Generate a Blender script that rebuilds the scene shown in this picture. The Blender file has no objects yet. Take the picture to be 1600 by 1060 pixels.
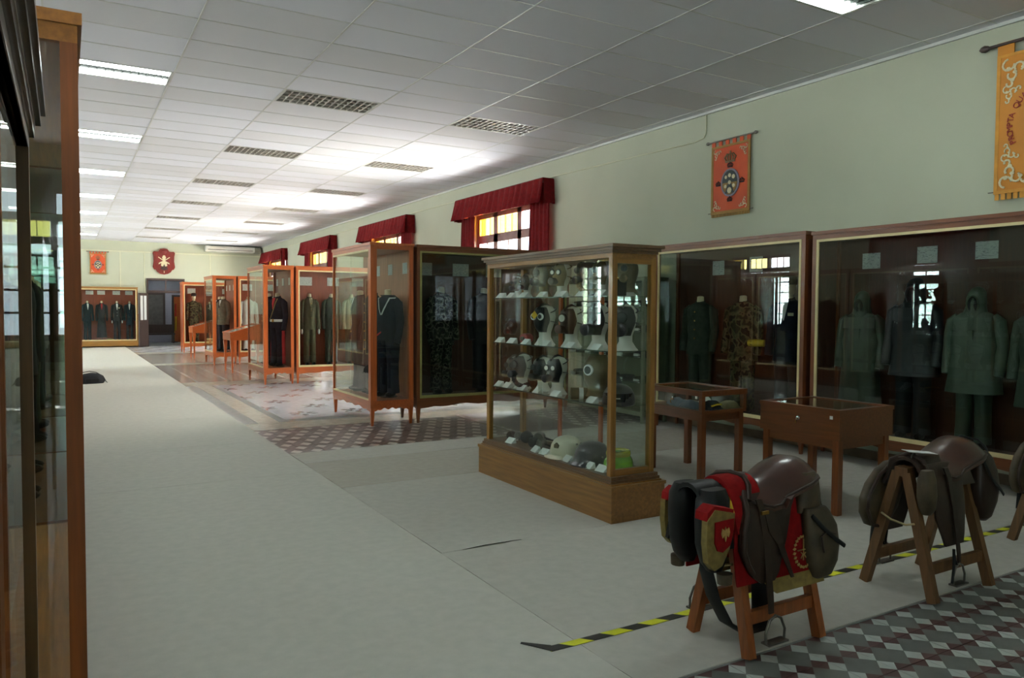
import bpy, bmesh, math, random
from mathutils import Vector, Matrix
random.seed(7)
PI = math.pi
sc = bpy.context.scene
col = sc.collection

# ------------------------------------------------------------------ camera
YAW, PITCH, ROLL, FPX, EYE = 0.531414, -0.038954, 0.005782, 1190.5, 1.55
w = Vector((math.sin(YAW) * math.cos(PITCH), math.cos(YAW) * math.cos(PITCH), math.sin(PITCH)))
r0 = Vector((math.cos(YAW), -math.sin(YAW), 0)); u0 = r0.cross(w)
rr = r0 * math.cos(ROLL) + u0 * math.sin(ROLL); uu = -r0 * math.sin(ROLL) + u0 * math.cos(ROLL)
cam = bpy.data.cameras.new('camera'); cam.sensor_width = 36; cam.sensor_fit = 'HORIZONTAL'
cam.lens = FPX / 1600 * 36; cam.clip_start = 0.02; cam.clip_end = 200
co = bpy.data.objects.new('camera', cam); col.objects.link(co)
co.matrix_world = Matrix(((rr.x, uu.x, -w.x, 0), (rr.y, uu.y, -w.y, 0), (rr.z, uu.z, -w.z, EYE), (0, 0, 0, 1)))
sc.camera = co

# ------------------------------------------------------------------ world, daylight, exposure
wd = bpy.data.worlds.new('world'); sc.world = wd; wd.use_nodes = True
bg = wd.node_tree.nodes['Background']; bg.inputs[0].default_value = (0.80, 0.90, 1.0, 1); bg.inputs[1].default_value = 1.6
SUN = bpy.data.lights.new('sun', 'SUN'); SUN.energy = 105.0; SUN.angle = 0.01; SUN.color = (1, 0.98, 0.98)
so = bpy.data.objects.new('sun', SUN); col.objects.link(so)
so.rotation_euler = Vector((0.10, 0.30, -1.0)).to_track_quat('-Z', 'Y').to_euler()
WIN_Y = [12.55, 18.55, 24.55, 30.55]            # window centres along both long walls
DAY_R, DAY_L = 420.0, 420.0
def day(x, y, sx, energy, c):
    L = bpy.data.lights.new('window_daylight', 'AREA'); L.shape = 'RECTANGLE'; L.size = 2.9; L.size_y = 2.9
    L.energy = energy; L.color = c
    o = bpy.data.objects.new('window_daylight', L); col.objects.link(o)
    o.location = (x, y, 2.35); o.rotation_euler = Vector((-sx, 0, 0.0)).to_track_quat('-Z', 'Y').to_euler()
for y in WIN_Y:
    day(8.1, y, 1, DAY_R, (1.0, 0.97, 0.94)); day(-8.1, y, -1, DAY_L, (0.86, 0.95, 1.0))
LEFT_Y = [-5.45, 0.55, 6.55] + WIN_Y  # leading entries are unseen near windows added as fill for the foreground
for y in LEFT_Y[:3]: day(-8.1, y, -1, DAY_L * 0.8, (0.76, 0.97, 1.0))
FRONT_X = [-0.5]
for x in FRONT_X:
    L = bpy.data.lights.new('window_daylight', 'AREA'); L.shape = 'RECTANGLE'; L.size = 2.9; L.size_y = 2.9; L.energy = 55.0; L.color = (0.74, 0.97, 1.0)
    o = bpy.data.objects.new('window_daylight', L); col.objects.link(o); o.location = (x, -9.85, 2.35); o.rotation_euler = Vector((0, 1, 0)).to_track_quat('-Z', 'Z').to_euler()
vs = sc.view_settings
vs.view_transform = 'Standard'; vs.look = 'None'; vs.gamma = 1; vs.use_curve_mapping = False
vs.exposure = 1.42
cy = sc.cycles
cy.use_denoising = True
cy.max_bounces = 7; cy.diffuse_bounces = 4; cy.glossy_bounces = 3; cy.transmission_bounces = 4
cy.transparent_max_bounces = 28; cy.caustics_reflective = False; cy.caustics_refractive = False
cy.sample_clamp_indirect = 6

# ------------------------------------------------------------------ materials
def lin(c):
    return tuple(((v / 255) / 12.92 if v / 255 <= 0.04045 else ((v / 255 + 0.055) / 1.055) ** 2.4) for v in c)
MATS = {}
def nodes(name):
    m = bpy.data.materials.new(name); m.use_nodes = True; MATS[name] = m
    nt = m.node_tree; return m, nt, nt.nodes, nt.links, nt.nodes['Principled BSDF']
def M(name, c, rough=0.6, metal=0.0, var=0.12, scale=8.0, bump=0.0, stretch=None, spec=0.5, coat=0.0, c2=None, det=4.0, contrast=None):
    if name in MATS: return MATS[name]
    m, nt, N, L, b = nodes(name)
    a = lin(c); b2 = lin(c2) if c2 else tuple(v * (1 - 2.2 * var) for v in a)
    tc = N.new('ShaderNodeTexCoord'); mp = N.new('ShaderNodeMapping'); L.new(tc.outputs['Object'], mp.inputs[0])
    if stretch: mp.inputs['Scale'].default_value = stretch
    nz = N.new('ShaderNodeTexNoise'); nz.inputs['Scale'].default_value = scale; nz.inputs['Detail'].default_value = det
    L.new(mp.outputs[0], nz.inputs[0])
    rp = N.new('ShaderNodeValToRGB'); lo, hi = contrast or (0.32, 0.68)
    rp.color_ramp.elements[0].position = lo; rp.color_ramp.elements[1].position = hi
    rp.color_ramp.elements[0].color = (*b2, 1); rp.color_ramp.elements[1].color = (*a, 1)
    L.new(nz.outputs[0], rp.inputs[0]); L.new(rp.outputs[0], b.inputs['Base Color'])
    b.inputs['Roughness'].default_value = rough; b.inputs['Metallic'].default_value = metal
    b.inputs['Specular IOR Level'].default_value = spec; b.inputs['Coat Weight'].default_value = coat; b.inputs['Coat Roughness'].default_value = 0.12
    if bump:
        bp = N.new('ShaderNodeBump'); bp.inputs['Strength'].default_value = bump; bp.inputs['Distance'].default_value = 0.01
        L.new(nz.outputs[0], bp.inputs['Height']); L.new(bp.outputs[0], b.inputs['Normal'])
    return m
def wood(name, c, axis='z', rough=0.32, coat=0.25, dark=0.5):
    s = {'x': (1.2, 22, 22), 'y': (22, 1.2, 22), 'z': (22, 22, 1.2)}[axis]
    return M(name, c, rough, 0, 0.2, 2.2, 0.05, s, 0.45, coat, tuple(int(v * (0.60 + 0.4 * dark)) for v in c), 6.0, (0.3, 0.7))
def glass(name, tint=(0.93, 0.96, 0.94), ior=1.62, rough=0.0):
    m, nt, N, L, b = nodes(name); N.remove(b)
    out = N['Material Output']
    tr = N.new('ShaderNodeBsdfTransparent'); tr.inputs[0].default_value = (*tint, 1)
    gl = N.new('ShaderNodeBsdfGlossy'); gl.inputs['Roughness'].default_value = rough; gl.inputs[0].default_value = (1, 1, 1, 1)
    fr = N.new('ShaderNodeFresnel'); fr.inputs[0].default_value = ior
    ge = N.new('ShaderNodeNewGeometry'); inv = N.new('ShaderNodeMath'); inv.operation = 'SUBTRACT'; inv.inputs[0].default_value = 1
    L.new(ge.outputs['Backfacing'], inv.inputs[1])
    mu = N.new('ShaderNodeMath'); mu.operation = 'MULTIPLY'; L.new(fr.outputs[0], mu.inputs[0]); L.new(inv.outputs[0], mu.inputs[1])
    mx = N.new('ShaderNodeMixShader'); L.new(mu.outputs[0], mx.inputs[0]); L.new(tr.outputs[0], mx.inputs[1]); L.new(gl.outputs[0], mx.inputs[2])
    L.new(mx.outputs[0], out.inputs[0]); return m
def emit(name, c, s):
    m, nt, N, L, b = nodes(name); b.inputs['Base Color'].default_value = (0.8, 0.8, 0.8, 1)
    b.inputs['Emission Color'].default_value = (*c, 1); b.inputs['Emission Strength'].default_value = s; return m

OR_Z = wood('varnished orange wood upright', (186, 92, 38)); OR_X = wood('varnished orange wood across', (186, 92, 38), 'x'); OR_Y = wood('varnished orange wood along', (178, 88, 36), 'y')
BR_Z = wood('brown cabinet wood upright', (118, 64, 30)); BR_X = wood('brown cabinet wood across', (118, 64, 30), 'x'); BR_Y = wood('brown cabinet wood along', (114, 62, 30), 'y')
OAK_Z = wood('yellow oak upright', (150, 106, 46)); OAK_X = wood('yellow oak across', (150, 106, 46), 'x'); OAK_Y = wood('yellow oak along', (146, 102, 48), 'y')
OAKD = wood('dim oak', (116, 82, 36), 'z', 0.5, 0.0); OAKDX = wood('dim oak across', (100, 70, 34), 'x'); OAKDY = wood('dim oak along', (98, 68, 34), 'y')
CHE = wood('cherry upright', (144, 76, 20), 'z', 0.5, 0.0); CHEX = wood('cherry across', (158, 98, 26), 'x', 0.5, 0.0); CHEY = wood('cherry along', (158, 98, 26), 'y', 0.5, 0.0)
PLINTH = wood('plinth veneer', (142, 98, 48), 'y', 0.45, 0.1)
DKCAP = wood('dark oak cornice', (104, 76, 48), 'y', 0.4)
PANEL = wood('mahogany back panel', (150, 66, 34), 'z', 0.4, 0.15)
DPANEL = wood('dark walnut back panel', (82, 44, 28), 'z', 0.4, 0.15)
REFLPANEL = wood('back panel with rose reflection', (186, 128, 98), 'z', 0.45, 0.1)  # brown wood, with a pinkish reflection put into its colour
CREAM = M('cream painted bead', (206, 190, 140), 0.5, var=0.05)
STAND = wood('sawhorse pine', (146, 78, 30), 'z', 0.45, 0.1)
STAND2 = wood('worn sawhorse wood', (106, 70, 34), 'z', 0.55, 0.05)
TABLEW = wood('table case wood', (112, 60, 26), 'y', 0.35)
DARKW = wood('dark door wood', (62, 46, 40), 'z', 0.5, 0.05)
WINW = M('window frame paint', (128, 104, 98), 0.6)
GLASS = glass('case glass')
DGLASS = glass('smoky case glass', (0.80, 0.84, 0.82), 1.56)
SHELFG = glass('shelf glass', (0.84, 0.92, 0.88), 1.45)
WGLASS = glass('window glass', (0.96, 0.98, 0.98), 1.45)
YGLASS = glass('yellow window glass', (1.0, 0.88, 0.46), 1.45)
OGLASS = glass('amber window glass', (1.0, 0.76, 0.16), 1.45)
WALL = M('wall paint', (170, 173, 152), 0.65, var=0.03, scale=1.2, spec=0.3)
CEILT = M('mineral fibre tile', (220, 221, 226), 0.85, var=0.06, scale=260, bump=0.15, det=2, spec=0.1)
CEILT2 = M('older mineral fibre tile', (212, 212, 214), 0.85, var=0.06, scale=260, bump=0.15, det=2, spec=0.1)
GRIDM = M('ceiling grid metal', (196, 196, 190), 0.5, var=0.03)
HOUSE = M('light housing enamel', (196, 196, 188), 0.45)
LOUV = M('louver grey enamel', (186, 182, 172), 0.4)
TUBE = emit('fluorescent diffuser', (0.90, 1.0, 0.97), 9.0)
TUBEOFF = M('unlit diffuser', (150, 146, 138), 0.5, var=0.03)
PAPER = M('white paper', (226, 228, 226), 0.8, var=0.03)
PAPERT = M('printed paper', (215, 217, 214), 0.8, 0, 0, 60, c2=(150, 152, 156), stretch=(0.6, 0.6, 3), contrast=(0.36, 0.46))
RED = M('red velvet', (104, 10, 13), 0.85, var=0.15, scale=20, spec=0.2)
CONC = M('sunlit yard', (186, 184, 184), 0.9, var=0.1, scale=2)
BLACK = M('black leather', (15, 15, 16), 0.5, spec=0.3, var=0.15, scale=30)
BLACKC = M('black cloth', (20, 22, 28), 0.85, var=0.2, scale=14)
RUBBER = M('black rubber', (22, 24, 26), 0.38, var=0.1)
STEEL = M('tarnished steel', (120, 116, 108), 0.38, 0.9, var=0.15, scale=30)
BRASS = M('brass', (170, 130, 60), 0.35, 0.9)
SILVER = M('chrome', (200, 200, 200), 0.2, 1.0, var=0.03)
WHITEP = M('white plaster', (214, 212, 204), 0.55, var=0.03)
SKIN = M('cream mannequin', (222, 204, 170), 0.5, var=0.03)
LEATH = M('brown saddle leather', (70, 41, 30), 0.3, spec=0.35, var=0.10, scale=16, bump=0.05, coat=0.45)
LEATHD = M('dark saddle leather', (52, 36, 27), 0.4, spec=0.3, var=0.14, scale=20, bump=0.08)
OLIVEL = M('olive bag leather', (78, 64, 42), 0.6, var=0.22, scale=14, bump=0.08)
REDF = M('scarlet felt', (134, 18, 18), 0.9, var=0.12, scale=30, spec=0.15)
OLIVEB = M('old gold braid', (126, 106, 48), 0.75, var=0.15, scale=40)
GOLD = M('gold thread', (178, 146, 78), 0.5, var=0.15, scale=60)
ROPE = M('pale cord', (176, 158, 112), 0.8)
def camo(name, cols, sc_=11):
    m, nt, N, L, b = nodes(name); tc = N.new('ShaderNodeTexCoord'); nz = N.new('ShaderNodeTexNoise'); nz.inputs['Scale'].default_value = sc_; nz.inputs['Detail'].default_value = 1.5
    L.new(tc.outputs['Object'], nz.inputs[0]); rp = N.new('ShaderNodeValToRGB'); rp.color_ramp.interpolation = 'CONSTANT'
    e = rp.color_ramp.elements
    while len(e) < len(cols): e.new(0.5)
    for i, c in enumerate(cols): e[i].position = [0, .43, .51, .58][i]; e[i].color = (*lin(c), 1)
    L.new(nz.outputs[0], rp.inputs[0]); L.new(rp.outputs[0], b.inputs['Base Color']); b.inputs['Roughness'].default_value = 0.9; b.inputs['Specular IOR Level'].default_value = 0.2
    return m
CAMO = camo('camouflage cloth', [(40, 46, 36), (74, 78, 54), (92, 86, 62), (34, 34, 30)])
CAMOD = camo('dark camouflage cloth', [(26, 30, 26), (48, 54, 42), (96, 98, 84), (24, 26, 24)], 14)
NAVY = M('navy wool', (26, 30, 44), 0.9, var=0.2, scale=16, spec=0.2)
OLIVE = M('olive wool', (88, 84, 62), 0.9, var=0.12, scale=16, spec=0.2)
OLIVEJ = M('field grey wool', (66, 72, 62), 0.9, var=0.15, scale=16, spec=0.2)
GREYW = M('grey brown wool', (112, 104, 88), 0.9, var=0.12, scale=16, spec=0.2)
WHITEC = M('white drill cloth', (214, 212, 208), 0.85, var=0.05)
KHAKI = M('khaki canvas', (122, 104, 70), 0.85, var=0.15, scale=20)
RAIN = M('green oilskin', (60, 74, 60), 0.42, var=0.16, scale=7, bump=0.1)
RAIN2 = M('pale green oilskin', (84, 98, 82), 0.4, var=0.16, scale=7, bump=0.1)
DARKO = M('black oilskin', (38, 36, 44), 0.5, var=0.18, scale=9, bump=0.1)
TEALD = M('dark teal wool', (30, 46, 54), 0.9, var=0.15, scale=14, spec=0.2)
WREDS = M('red stripe cloth', (178, 30, 34), 0.85, var=0.05)
YELL = M('yellow cloth', (206, 172, 36), 0.8, var=0.06)
ORANGEB = M('orange banner silk', (188, 68, 14), 0.6, var=0.08, scale=5)
YELLB = M('amber banner silk', (186, 118, 12), 0.6, var=0.08, scale=4)
CREAMT = M('ivory embroidery', (206, 196, 160), 0.75, var=0.1, scale=60)
DRED = M('dark red lettering', (140, 24, 22), 0.7)
SHIELDR = wood('red lacquered shield', (116, 28, 18), 'z', 0.35, 0.3)

# ------------------------------------------------------------------ mesh helpers
class MB:
    def __init__(s): s.v = []; s.f = []
    def add(s, v, f):
        k = len(s.v); s.v += [tuple(p) for p in v]; s.f += [tuple(i + k for i in q) for q in f]; return s
    def box(s, x0, y0, z0, x1, y1, z1):
        v = [(x, y, z) for z in (z0, z1) for y in (y0, y1) for x in (x0, x1)]
        return s.add(v, [(0, 2, 3, 1), (4, 5, 7, 6), (0, 1, 5, 4), (2, 6, 7, 3), (0, 4, 6, 2), (1, 3, 7, 5)])
    def hexa(s, a, b):   # two quads a (bottom loop) and b (top loop)
        return s.add(list(a) + list(b), [(3, 2, 1, 0), (4, 5, 6, 7), (0, 1, 5, 4), (1, 2, 6, 5), (2, 3, 7, 6), (3, 0, 4, 7)])
    def bar(s, p, q, w_, h_, up=(0, 0, 1), w2=None, h2=None):
        p = Vector(p); q = Vector(q); d = (q - p).normalized(); u = Vector(up)
        if abs(d.dot(u)) > 0.98: u = Vector((0, 1, 0))
        sx = d.cross(u).normalized(); u = sx.cross(d).normalized(); w2 = w2 or w_; h2 = h2 or h_
        def loop(c, a, b): return [c - sx * a / 2 - u * b / 2, c + sx * a / 2 - u * b / 2, c + sx * a / 2 + u * b / 2, c - sx * a / 2 + u * b / 2]
        return s.hexa(loop(p, w_, h_), loop(q, w2, h2))
    def loft(s, rings, cap0=True, cap1=True, close=True):
        n = len(rings[0]); v = [p for r in rings for p in r]; f = []
        for i in range(len(rings) - 1):
            for j in range(n if close else n - 1):
                k = (j + 1) % n; f.append((i * n + j, i * n + k, (i + 1) * n + k, (i + 1) * n + j))
        if cap0: f.append(tuple(reversed(range(n))))
        if cap1: f.append(tuple(range((len(rings) - 1) * n, len(rings) * n)))
        return s.add(v, f)
    def tube(s, pts, r, n=8, flat=1.0, up=(0, 0, 1)):
        pts = [Vector(p) for p in pts]; rs = r if isinstance(r, (list, tuple)) else [r] * len(pts); rings = []; pu = Vector(up)
        for i, p in enumerate(pts):
            d = (pts[min(i + 1, len(pts) - 1)] - pts[max(i - 1, 0)]).normalized()
            if abs(d.dot(pu)) > 0.97: pu = Vector((1, 0, 0)) if abs(d.x) < 0.9 else Vector((0, 1, 0))
            a = d.cross(pu).normalized(); b = a.cross(d).normalized(); pu = b
            rings.append([p + a * rs[i] * math.cos(2 * PI * k / n) + b * rs[i] * flat * math.sin(2 * PI * k / n) for k in range(n)])
        return s.loft(rings)
    def lathe(s, prof, n=16, c=(0, 0, 0), axis='z', sx=1.0, sy=1.0):
        rings = []
        for r, z in prof:
            ring = []
            for k in range(n):
                a = 2 * PI * k / n; p = (r * math.cos(a) * sx, r * math.sin(a) * sy, z)
                if axis == 'x': p = (p[2], p[0], p[1])
                if axis == 'y': p = (p[0], p[2], p[1])
                ring.append((p[0] + c[0], p[1] + c[1], p[2] + c[2]))
            rings.append(ring)
        return s.loft(rings)
    def ball(s, c, rx, ry, rz, n=14, m=8):
        prof = [(max(1e-4, math.sin(PI * i / m)), -math.cos(PI * i / m)) for i in range(m + 1)]
        rings = [[(c[0] + rx * r * math.cos(2 * PI * k / n), c[1] + ry * r * math.sin(2 * PI * k / n), c[2] + rz * z) for k in range(n)] for r, z in prof]
        return s.loft(rings)
    def prism(s, poly, axis, a0, a1):   # poly of 2-tuples, extruded along axis
        def P(u, v, t): return {'x': (t, u, v), 'y': (u, t, v), 'z': (u, v, t)}[axis]
        n = len(poly); v = [P(*p, a0) for p in poly] + [P(*p, a1) for p in poly]
        f = [tuple(reversed(range(n))), tuple(range(n, 2 * n))] + [(i, (i + 1) % n, n + (i + 1) % n, n + i) for i in range(n)]
        return s.add(v, f)
    def sheet(s, grid, off):            # grid rows of points; off: thickness vector or callable(point)
        R = len(grid); C = len(grid[0]); a = [Vector(p) for r in grid for p in r]; b = [p + (off(p) if callable(off) else Vector(off)) for p in a]; n = R * C; f = []
        for i in range(R - 1):
            for j in range(C - 1):
                q = (i * C + j, i * C + j + 1, (i + 1) * C + j + 1, (i + 1) * C + j)
                f.append(q); f.append(tuple(n + k for k in reversed(q)))
        edge = [j for j in range(C)] + [i * C + C - 1 for i in range(1, R)] + [(R - 1) * C + j for j in range(C - 2, -1, -1)] + [i * C for i in range(R - 2, 0, -1)]
        for k in range(len(edge)):
            p, q = edge[k], edge[(k + 1) % len(edge)]; f.append((q, p, n + p, n + q))
        return s.add(a + b, f)
    def mesh(s, name, smooth=None):
        me = bpy.data.meshes.new(name); me.from_pydata(s.v, [], s.f)
        bm = bmesh.new(); bm.from_mesh(me); bmesh.ops.recalc_face_normals(bm, faces=bm.faces); bm.to_mesh(me); bm.free()
        if smooth:
            me.polygons.foreach_set('use_smooth', [True] * len(me.polygons)); me.set_sharp_from_angle(angle=math.radians(smooth))
        return me
    def build(s, name, mat, parent=None, smooth=None, label=None):
        me = s.mesh(name, smooth); me.materials.append(mat); o = bpy.data.objects.new(name, me); col.objects.link(o)
        if parent: o.parent = parent
        if label: o['label'] = label
        return o
def obj(name, me, parent=None, loc=None):
    o = bpy.data.objects.new(name, me); col.objects.link(o)
    if parent: o.parent = parent
    if loc: o.location = loc
    return o
def thing(name, label, cat, loc=(0, 0, 0), rz=0, group=None):
    o = bpy.data.objects.new(name, None); col.objects.link(o); o.empty_display_size = 0.1
    o.location = loc; o.rotation_euler = (0, 0, rz); return tag(o, label, cat, group)
def tag(o, label, cat, group=None):
    o['label'] = label; o['category'] = cat
    if group: o['group'] = group
    return o
def struct(o): o['kind'] = 'structure'; return o
def copy_tree(o, parent=None):
    c = o.copy(); col.objects.link(c); c.parent = parent
    for ch in o.children: copy_tree(ch, c)
    return c
def B(*a): return MB().box(*a)
def sell(rx, ry, z, n=20, cx=0, cy=0, p=2.5, wav=0, k=7, ph=0):
    out = []
    for i in range(n):
        a = 2 * PI * i / n; c, s_ = math.cos(a), math.sin(a); q = 1 + wav * math.sin(k * a + ph)
        out.append((cx + rx * q * math.copysign(abs(c) ** (2 / p), c), cy + ry * q * math.copysign(abs(s_) ** (2 / p), s_), z))
    return out

# ------------------------------------------------------------------ room shell
XR, XL, YB, YF, CZ = 7.25, -7.25, 33.42, -9.0, 4.124
WZ0, WZ1, WHW = 1.0, 3.45, 1.32           # window opening: sill, head, half width
def pierced_wall(name, x0, x1, ys):
    m = MB(); y = YF
    for c in ys:
        m.box(x0, y, 0, x1, c - WHW, CZ); m.box(x0, c - WHW, 0, x1, c + WHW, WZ0); m.box(x0, c - WHW, WZ1, x1, c + WHW, CZ); y = c + WHW
    m.box(x0, y, 0, x1, YB + 0.25, CZ)
    return struct(m.build(name, WALL))
wall_r = pierced_wall('wall_right', XR, XR + 0.35, WIN_Y)
wall_l = pierced_wall('wall_left', XL - 0.35, XL, LEFT_Y)
DX0, DX1, DZ = 2.86, 4.20, 2.66
m = MB(); m.box(XL, YB, 0, DX0, YB + 0.25, CZ); m.box(DX1, YB, 0, XR, YB + 0.25, CZ); m.box(DX0, YB, DZ, DX1, YB + 0.25, CZ)
wall_b = struct(m.build('wall_back', WALL))
m = MB(); xx = XL - 0.35
for c in FRONT_X:
    m.box(xx, YF - 0.35, 0, c - WHW, YF, CZ); m.box(c - WHW, YF - 0.35, 0, c + WHW, YF, WZ0); m.box(c - WHW, YF - 0.35, WZ1, c + WHW, YF, CZ); xx = c + WHW
m.box(xx, YF - 0.35, 0, XR + 0.35, YF, CZ); struct(m.build('wall_front', WALL))
# dado and rail mouldings of the far wall and the wall with the banners
TRIMM = M('wall moulding paint', (190, 190, 160), 0.6, var=0.04)
DADO = wood('brown dado panel', (150, 90, 48), 'z', 0.5, 0.1)
struct(B(DX1 + 0.06, YB - 0.02, 0.1, XR, YB, 1.28).build('trim_1', DADO)); struct(B(XL, YB - 0.02, 0.1, DX0 - 0.06, YB, 1.28).build('trim_2', DADO))
struct(B(XL, YB - 0.025, 3.70, XR, YB, 3.745).build('trim_3', TRIMM))
for k, x in enumerate((1.9, 2.75, 5.2)): struct(B(x, YB - 0.02, 1.3, x + 0.03, YB, 3.7).build('trim_%d' % (4 + k), TRIMM))
BASEM = M('skirting paint', (110, 88, 66), 0.6)
struct(B(XR - 0.02, YF, 0, XR, YB, 0.10).build('baseboard_right', BASEM)); struct(B(XL, YF, 0, XL + 0.02, YB, 0.10).build('baseboard_left', BASEM))
struct(B(XL, YB - 0.02, 0, DX0 - 0.06, YB, 0.10).build('baseboard_back', BASEM))
# thin conduit on the wall with the banners
tag(MB().tube([(XR - 0.012, 7.36, CZ), (XR - 0.012, 7.36, 3.86), (XR - 0.012, 7.40, 3.80), (XR - 0.012, 7.55, 3.775), (XR - 0.012, 10.9, 3.82), (XR - 0.012, 14.6, 3.84), (XR - 0.012, 33.2, 3.86)], 0.009, 6).build('wall_conduit', TRIMM, smooth=40),
    'thin painted conduit running along the wall above the banner and curtains', 'conduit')

# exterior yard seen by the windows
struct(B(-30, -40, -0.5, 30, YF - 0.36, -0.4).build('ground_front', CONC))
YARD = struct(B(XR + 0.36, -9.3, -0.5, 40, 45, -0.4).build('ground_right', CONC)); struct(B(-40, -9.3, -0.5, XL - 0.36, 45, -0.4).build('ground_left', CONC))

# ------------------------------------------------------------------ windows, curtains
def window(idx, cy_, sx):
    """sx=+1: wall with the banners, -1: the opposite wall"""
    xw = (XR + 0.10) * sx if sx > 0 else -(XR + 0.10)
    root = thing('window_%d' % idx, 'x', 'x', (xw, cy_, 0)); del root['label']; del root['category']; root['kind'] = 'structure'
    fr = MB(); t = 0.035
    edges = [-1.32, -1.24, -0.66, -0.62, -0.03, 0.03]
    # outer frame, meeting posts, transom
    for y0, y1 in ((-1.32, -1.22), (0.47, 0.63), (-0.42, -0.28), (1.22, 1.32)): fr.box(-t, y0, WZ0, t, y1, WZ1)
    for z0, z1 in ((WZ0, 1.10), (2.87, 3.03), (3.36, WZ1)):
        fr.box(-t, -1.22, z0, t, 1.22, z1)
    fr.build('window_frame', WINW, root)
    mu = MB()
    cells = [(-1.22, -0.42), (-0.28, 0.47), (0.63, 1.22)]
    for a, b in cells:
        mid = (a + b) / 2; mu.box(-0.014, mid - 0.018, 1.10, 0.014, mid + 0.018, 2.87)
        for z in (1.45, 1.81, 2.17, 2.52): mu.box(-0.014, a, z - 0.018, 0.014, b, z + 0.018)
        for q in range(1, 3): mu.box(-0.012, a + (b - a) * q / 3 - 0.008, 3.03, 0.012, a + (b - a) * q / 3 + 0.008, 3.36)
    mu.build('glazing_bar', WINW, root)
    for ci, (a, b) in enumerate(cells):
        mid = (a + b) / 2; zz = [1.10, 1.45, 1.81, 2.17, 2.52, 2.87]
        for i in range(5):
            for p, q in ((a, mid), (mid, b)): B(-0.003, p + 0.012, zz[i] + 0.012, 0.003, q - 0.012, zz[i + 1] - 0.012).build('pane', WGLASS, root)
        for q in range(3):
            p0 = a + (b - a) * q / 3; p1 = a + (b - a) * (q + 1) / 3
            B(-0.003, p0 + 0.008, 3.03, 0.003, p1 - 0.008, 3.36).build('pane', OGLASS if (q == 2 and ci == 2) else (WGLASS if ci == 0 else YGLASS), root, label='yellow pane')
    B(-0.12 - (0.06 if sx > 0 else 0), -1.4, WZ0 - 0.05, 0.12 + (0.06 if sx < 0 else 0), 1.4, WZ0).build('window_sill', TRIMM, root)
    return root
n = 0
for y in WIN_Y: n += 1; window(n, y, 1)
for y in LEFT_Y: n += 1; window(n, y, -1)
for x in FRONT_X: n += 1; o = window(n, 0, -1); o.location = (x, YF - 0.10, 0); o.rotation_euler = (0, 0, PI / 2)

def pleats(y0, y1, x, z0, z1, amp, n, flare=0.0, dx=0.006, seed=0):
    rnd = random.Random(seed); C = n * 6 + 1; g = []
    ph = [rnd.uniform(-0.6, 0.6) for _ in range(n + 1)]; am = [rnd.uniform(0.6, 1.2) for _ in range(n + 1)]
    for i, tz in enumerate((0, 0.12, 0.35, 0.65, 1.0)):
        row = []; z = z1 + (z0 - z1) * tz
        for j in range(C):
            u = j / (C - 1); k = int(u * n); a = amp * (0.12 + tz * 0.88) * am[k]
            row.append((x - a * (0.5 + 0.5 * math.sin(2 * PI * n * u + ph[k] * tz)) - flare * tz, y0 + (y1 - y0) * u + (0.5 - u) * -0.10 * tz, z - 0.012 * math.sin(2 * PI * n * u) * tz))
        g.append(row)
    return MB().sheet(g, (dx, 0, 0))
CURT = ['red pleated valance and curtains on the window above the long smoky display case', 'red pleated valance and curtains on the window over the sailor uniform case',
        'red pleated valance and curtains on the window over the marine dress uniform case', 'red pleated valance and curtains on the window beside the ceiling air conditioner']
for i, y in enumerate(WIN_Y):
    t = thing('window_curtain', CURT[i], 'curtain', (0, y, 0), 0, 'red curtains along the wall')
    pleats(-1.62, 1.75, 7.02, 3.36, 3.78, 0.11, 17, 0.03, seed=i).build('valance', RED, t, 60)
    for ye, s in ((-1.62, 1), (1.75, -1)):
        g = []
        for tz in (0, 0.3, 0.65, 1.0):
            z = 3.78 - 0.43 * tz; g.append([(7.02 + (7.24 - 7.02) * u, ye - s * 0.05 * tz + s * 0.035 * tz * math.sin(9 * u), z) for u in [k / 8 for k in range(9)]])
        MB().sheet(g, (0, s * 0.006, 0)).build('valance_return', RED, t, 60)
    pleats(-1.62, -1.02, 7.15, 0.9, 3.74, 0.10, 5, seed=i + 10).build('curtain_panel', RED, t, 60)
    pleats(1.10, 1.68, 7.15, 0.9, 3.74, 0.10, 5, seed=i + 20).build('curtain_panel', RED, t, 60)
    B(7.02, -1.60, 3.775, 7.24, 1.73, 3.79).build('pelmet_board', DARKW, t)

for i, y in enumerate((0.55, 6.55, 12.55)):
    t = thing('window_curtain', ['red curtains half drawn on the window across the hall from the saddles', 'red curtains half drawn on the window across the hall from the helmet case', 'red curtains half drawn on the window across the hall from the sailor case'][i], 'curtain', (0, y, 0), PI, 'red curtains across the hall')
    pleats(-1.62, 1.75, 7.02, 2.92, 3.78, 0.07, 17, 0.03, seed=i + 30).build('valance', RED, t, 60)
    pleats(-1.62, -0.45, 7.15, 0.9, 3.74, 0.10, 9, seed=i + 40).build('curtain_panel', RED, t, 60)
    pleats(0.55, 1.68, 7.15, 0.9, 3.74, 0.10, 9, seed=i + 50).build('curtain_panel', RED, t, 60)
    B(7.02, -1.60, 3.775, 7.24, 1.73, 3.79).build('pelmet_board', DARKW, t)

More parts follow.
